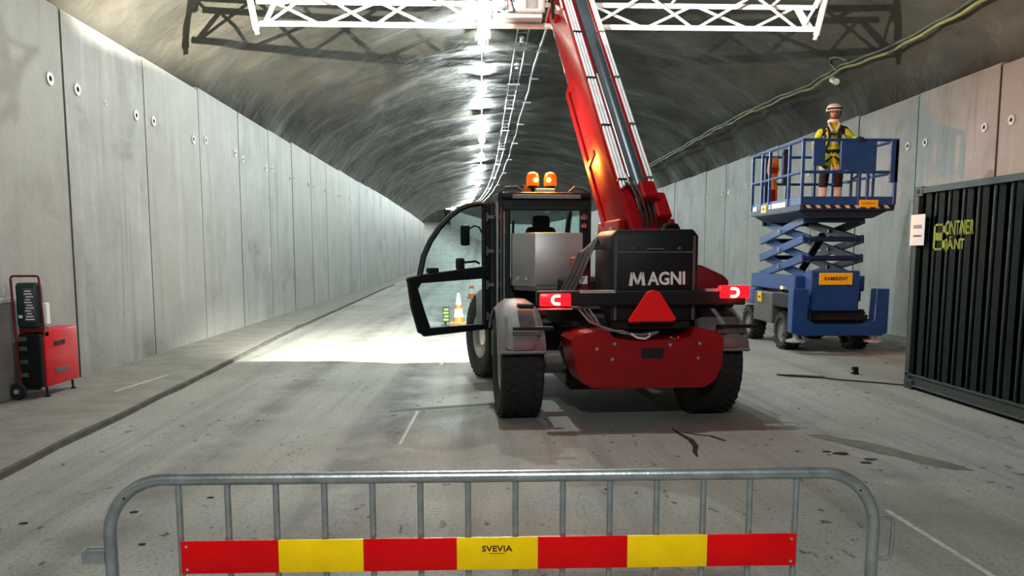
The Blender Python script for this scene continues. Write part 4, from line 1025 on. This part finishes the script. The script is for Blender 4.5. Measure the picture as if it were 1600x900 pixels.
def glove(wr, d, palmn, length=.175):
    """hand with five separate fingers curling towards palmn"""
    d = Vector(d).normalized(); n = Vector(palmn).normalized(); n = (n - d * n.dot(d)).normalized(); s = d.cross(n)
    g = bpy.data.objects.new('glove', None); lk(g, PP); W = Vector(wr)
    m = Matrix((( *[s.x, d.x, n.x], 0), (*[s.y, d.y, n.y], 0), (*[s.z, d.z, n.z], 0), (0, 0, 0, 1)))
    B().box(W + d * .05, (.088, .105, .040), m, .018, 3).obj('palm', M_NAVY, g)
    for j, (o_, L_) in enumerate(((-.034, .070), (-.012, .080), (.011, .076), (.033, .060))):
        b0 = W + d * .095 + s * o_
        B().tube([b0 - d * .01, b0 + d * L_ * .40 + n * .008, b0 + d * L_ * .66 + n * .032, b0 + d * L_ * .62 + n * .062], [.0105, .0105, .010, .008], 7).obj('finger', M_NAVY, g)
    t0 = W + d * .03 - s * .040
    B().tube([t0, t0 - s * .026 + d * .022 + n * .008, t0 - s * .032 + d * .045 + n * .026, t0 - s * .024 + d * .060 + n * .042], [.013, .012, .011, .008], 7).obj('thumb', M_NAVY, g)
glove((.345, -.43, 1.162), (.02, -1, -.05), (0, 0, -1))
glove((-.18, -.165, .82), (.25, -.35, -1), (.8, .3, 0))
# ------------------------------------------------------------------ heater cart and slab by the left wall
HT = empty('heater_cart', (-4.98, 9.25, 0.045), label='red mobile heater on a wheeled cart standing against the left wall', cat='heater')
hb_ = B().span((-.24, .0, .12), (.0, .74, .775), .02, 2).obj('red_cabinet', M_HRED, HT)
B().span((-.27, -.06, .13), (-.02, .02, .74), .015).obj('black_end', M_BLACK, HT)
for z in (.25, .40, .55, .66): B().span((-.255, -.068, z), (-.17, -.058, z + .05), .004).obj('vent', M_GREY, hb_)
B().span((-.002, .19, .575), (.008, .42, .645), .003).obj('grille', M_DRED, hb_)
B().span((-.002, .19, .255), (.008, .46, .315), .003).obj('grille', M_GREY, hb_)
for j in range(4): B().span((.006, .20 + .06 * j, .585), (.012, .24 + .06 * j, .635), .002).obj('grille_slot', M_HOLE, hb_)
for y in (.08, .66): B().cyl((-.05, y, .0), (-.06, y, .14), .014, seg=8).box((-.05, y, .008), (.05, .05, .016)).obj('foot', M_BLACK, HT)
B().lathe([(.001, -.03), (.04, -.03), (.05, -.02), (.085, -.025), (.10, 0), (.085, .025), (.05, .02), (.04, .03), (.001, .03)], 24, 'y', (-.265, -.13, .10)).obj('wheel', M_RUB, HT)
B().cyl((-.265, -.13, .10), (-.265, .10, .10), .018, seg=8).cyl((-.265, -.07, .12), (-.05, -.05, .12), .016, seg=8).obj('axle', M_BLACK, HT)
B().lathe([(.001, 0), (.028, 0), (.028, .012), (.001, .012)], 14, 'y', (-.265, -.172, .10)).obj('wheel_hub', M_PLATE, HT)
fr = [(-.26, -.06, .12), (-.30, -.04, .80), (-.315, -.03, 1.36), (-.305, -.03, 1.385), (-.285, -.03, 1.395), (-.06, .02, 1.395), (-.035, .02, 1.385), (-.03, .02, 1.36), (-.01, .02, .78)]
B().tube(fr, .013, 8).obj('handle_frame', M_DRED, HT)
B().span((-.28, .0, .70), (-.0, .10, .82), .01).obj('frame_shelf', M_DRED, HT)
cb = B().span((-.285, -.03, .80), (-.04, .14, 1.32), .04, 3).obj('control_box', M_HGREEN, HT)
B().span((-.185, -.036, .88), (-.06, -.031, 1.26), .003).obj('label_sheet', M_GREY, cb)
for j in range(11):
    z = .90 + .032 * j
    B().span((-.175 + .01 * (j % 3), -.040, z), (-.075 - .012 * ((j * 5) % 4), -.036, z + .014)).obj('print_mark', M_LETTER, cb)
B().span((-.25, -.038, .92), (-.21, -.032, .955)).obj('label_mark', M_LETTER, cb)
B().span((-.02, .02, .84), (.03, .10, 1.09), .01).obj('paper_sheet', M_PAPER, HT)
SLB = B(); SLB.span((-5.362, 6.6, .045), (-5.318, 9.38, 1.135), .012)
SLB.obj('concrete_slab', M_SLAB, None, label='low dark grey concrete slab leaning on the wall at the left edge', cat='slab')
B().span((-5.362, 6.6, 1.137), (-5.312, 9.385, 1.20), .01).obj('slab_capping', M_PLATE, None, label='pale capping strip lying on the dark slab at the left edge', cat='capping')
# ------------------------------------------------------------------ small things on the floor
def cone(loc, label, sc=1.0):
    e = empty('traffic_cone', loc, label=label, cat='traffic cone', group='traffic cones beyond the door')
    e.scale = (sc, sc, sc)
    B().box((0, 0, .02), (.40, .40, .04), None, .02, 2).obj('base', M_CONE, e)
    for nm, z0, z1, m in (('lower_band', .04, .16, M_CONE), ('white_band', .16, .36, M_CONEW), ('middle_band', .36, .46, M_CONE), ('white_band', .46, .62, M_CONEW), ('tip', .62, .74, M_CONEW)):
        B().cyl((0, 0, z0), (0, 0, z1), .145 - .15 * z0, .145 - .15 * z1, 20).obj(nm, m, e)
cone((-.57, 19.3, 0), 'nearer traffic cone seen through the lower pane of the open door')
cone((-.40, 30.4, 0), 'farther traffic cone seen through the lower pane near the hinge', 1.0)
MK = empty('marker_board', (-.86, 18.8, 0), label='small dark marker board on a stick left of the nearer cone', cat='marker')
B().cyl((0, 0, 0), (0, 0, .2), .02, seg=8).box((0, 0, .01), (.2, .2, .02)).obj('stick', M_BLACK, MK)
B().span((-.07, -.02, .08), (.09, .02, .45), .01).obj('board', M_HGREEN, MK)
for j in range(4): B().span((-.05 + .02 * (j % 2), -.026, .12 + .08 * j), (.07, -.02, .16 + .08 * j)).obj('stripe', M_LIME, MK)
LZ = empty('laser_level', (5.25, 10.98, 0), label='small black line laser on the floor between lift and container', cat='laser')
B().span((-.045, -.045, .0), (.045, .045, .035), .01).obj('base', M_BLACK, LZ)
B().span((-.04, -.04, .03), (.04, .04, .105), .015, 2).obj('housing', M_BLACK, LZ)
B().cyl((-.042, -.02, .045), (-.055, -.03, .045), .012, seg=10).obj('lens', M_PLATE, LZ)
B().tube([(5.53, 9.88, .012), (5.45, 9.95, .012), (5.1, 10.22, .012), (4.75, 10.45, .012), (4.55, 10.68, .012), (4.30, 10.82, .012), (4.1, 10.9, .012)], .010, 6).obj('floor_cable', M_CABLE, None, label='thin black cable on the floor running from the container corner', cat='cable')
floor_patch('stain', [(4.12, 10.88), (4.35, 10.98), (4.72, 10.80), (4.72, 10.58), (4.45, 10.66), (4.2, 10.78)], M_STAIN)
ribbon('stain', [(3.05, 10.9), (3.2, 10.85), (3.35, 10.6), (3.45, 10.45)], [.03, .05, .05, .02], M_STAIN, .004)
ribbon('stain', [(1.84, 7.55), (1.86, 7.35), (1.90, 7.10), (1.88, 6.85), (1.82, 6.66), (1.80, 6.50)], [.02, .04, .06, .05, .04, .02], M_STAIN, .004)
ribbon('stain', [(1.92, 7.40), (2.02, 7.30), (2.13, 7.25), (2.20, 7.05)], [.02, .035, .04, .03], M_STAIN, .004)
ribbon('stain', [(-1.0, 8.55), (-.6, 8.68), (0.0, 8.9), (.35, 9.05)], [.06, .13, .07, .03], M_DAMP, .003)
floor_patch('stain', [(3.05, 7.25), (3.22, 7.28), (3.30, 7.10), (3.46, 6.98), (3.58, 6.72), (3.66, 6.50), (3.80, 6.25), (3.86, 5.98), (3.70, 6.02), (3.55, 6.20), (3.48, 6.42), (3.36, 6.55), (3.25, 6.80), (3.16, 7.0)], M_DAMP)
ribbon('dirt_line', [(edge_x(y) + .015 + .035 * MN.noise(Vector((0, y * .9, 0))) + cxl(y), y) for y in [-2 + .5 * i for i in range(90)]], [.05 + .035 * MN.noise(Vector((5, y * .6, 0))) for y in range(90)], M_DIRT, .051)
for (x, y, r_) in ((3.05, 6.55, .05), (3.2, 6.35, .035), (2.95, 6.62, .03), (3.12, 6.25, .03), (-2.3, 5.2, .02), (-2.0, 4.6, .02), (-1.9, 5.5, .018), (-1.2, 4.4, .018), (-2.9, 5.0, .02), (1.1, 4.3, .015), (.9, 5.6, .02)):
    floor_patch('dirt_crumb', [(x + r_ * 1.6 * math.cos(a) * random.uniform(.6, 1.1), y + r_ * math.sin(a) * random.uniform(.6, 1.1)) for a in [i * math.pi / 4 for i in range(8)]], M_STAIN, .006)

# ------------------------------------------------------------------ twin flood light with an added beam shield, hung over the barrier above the frame
FLD = empty('flood_lamp', FP, label='black site flood light with an added curved shield shaping its beam hung above the barrier', cat='lamp')
ar = [(.30 * math.sin(R(a)), .30 * math.cos(R(a))) for a in range(-80, 81, 10)]; ar2 = [(.306 * math.sin(R(a)), .306 * math.cos(R(a))) for a in range(80, -81, -10)]
B().prism(ar + ar2, 'z', -.06, .30 * math.tan(R(6.7))).obj('added_beam_shield', M_BLACK, FLD)  # unseen strip added to keep the beam off walls and lift
B().span((-.30, -.16, -.075), (.30, .10, -.058), .004).obj('bracket', M_BLACK, FLD)
B().span((-.22, -.16, -.06), (.22, -.03, .10), .02).obj('housing', M_BLACK, FLD)
B().cyl((0, -.10, .1), (0, -.10, 3.72), .012, seg=8).obj('hanging_rod', M_GALV, FLD)
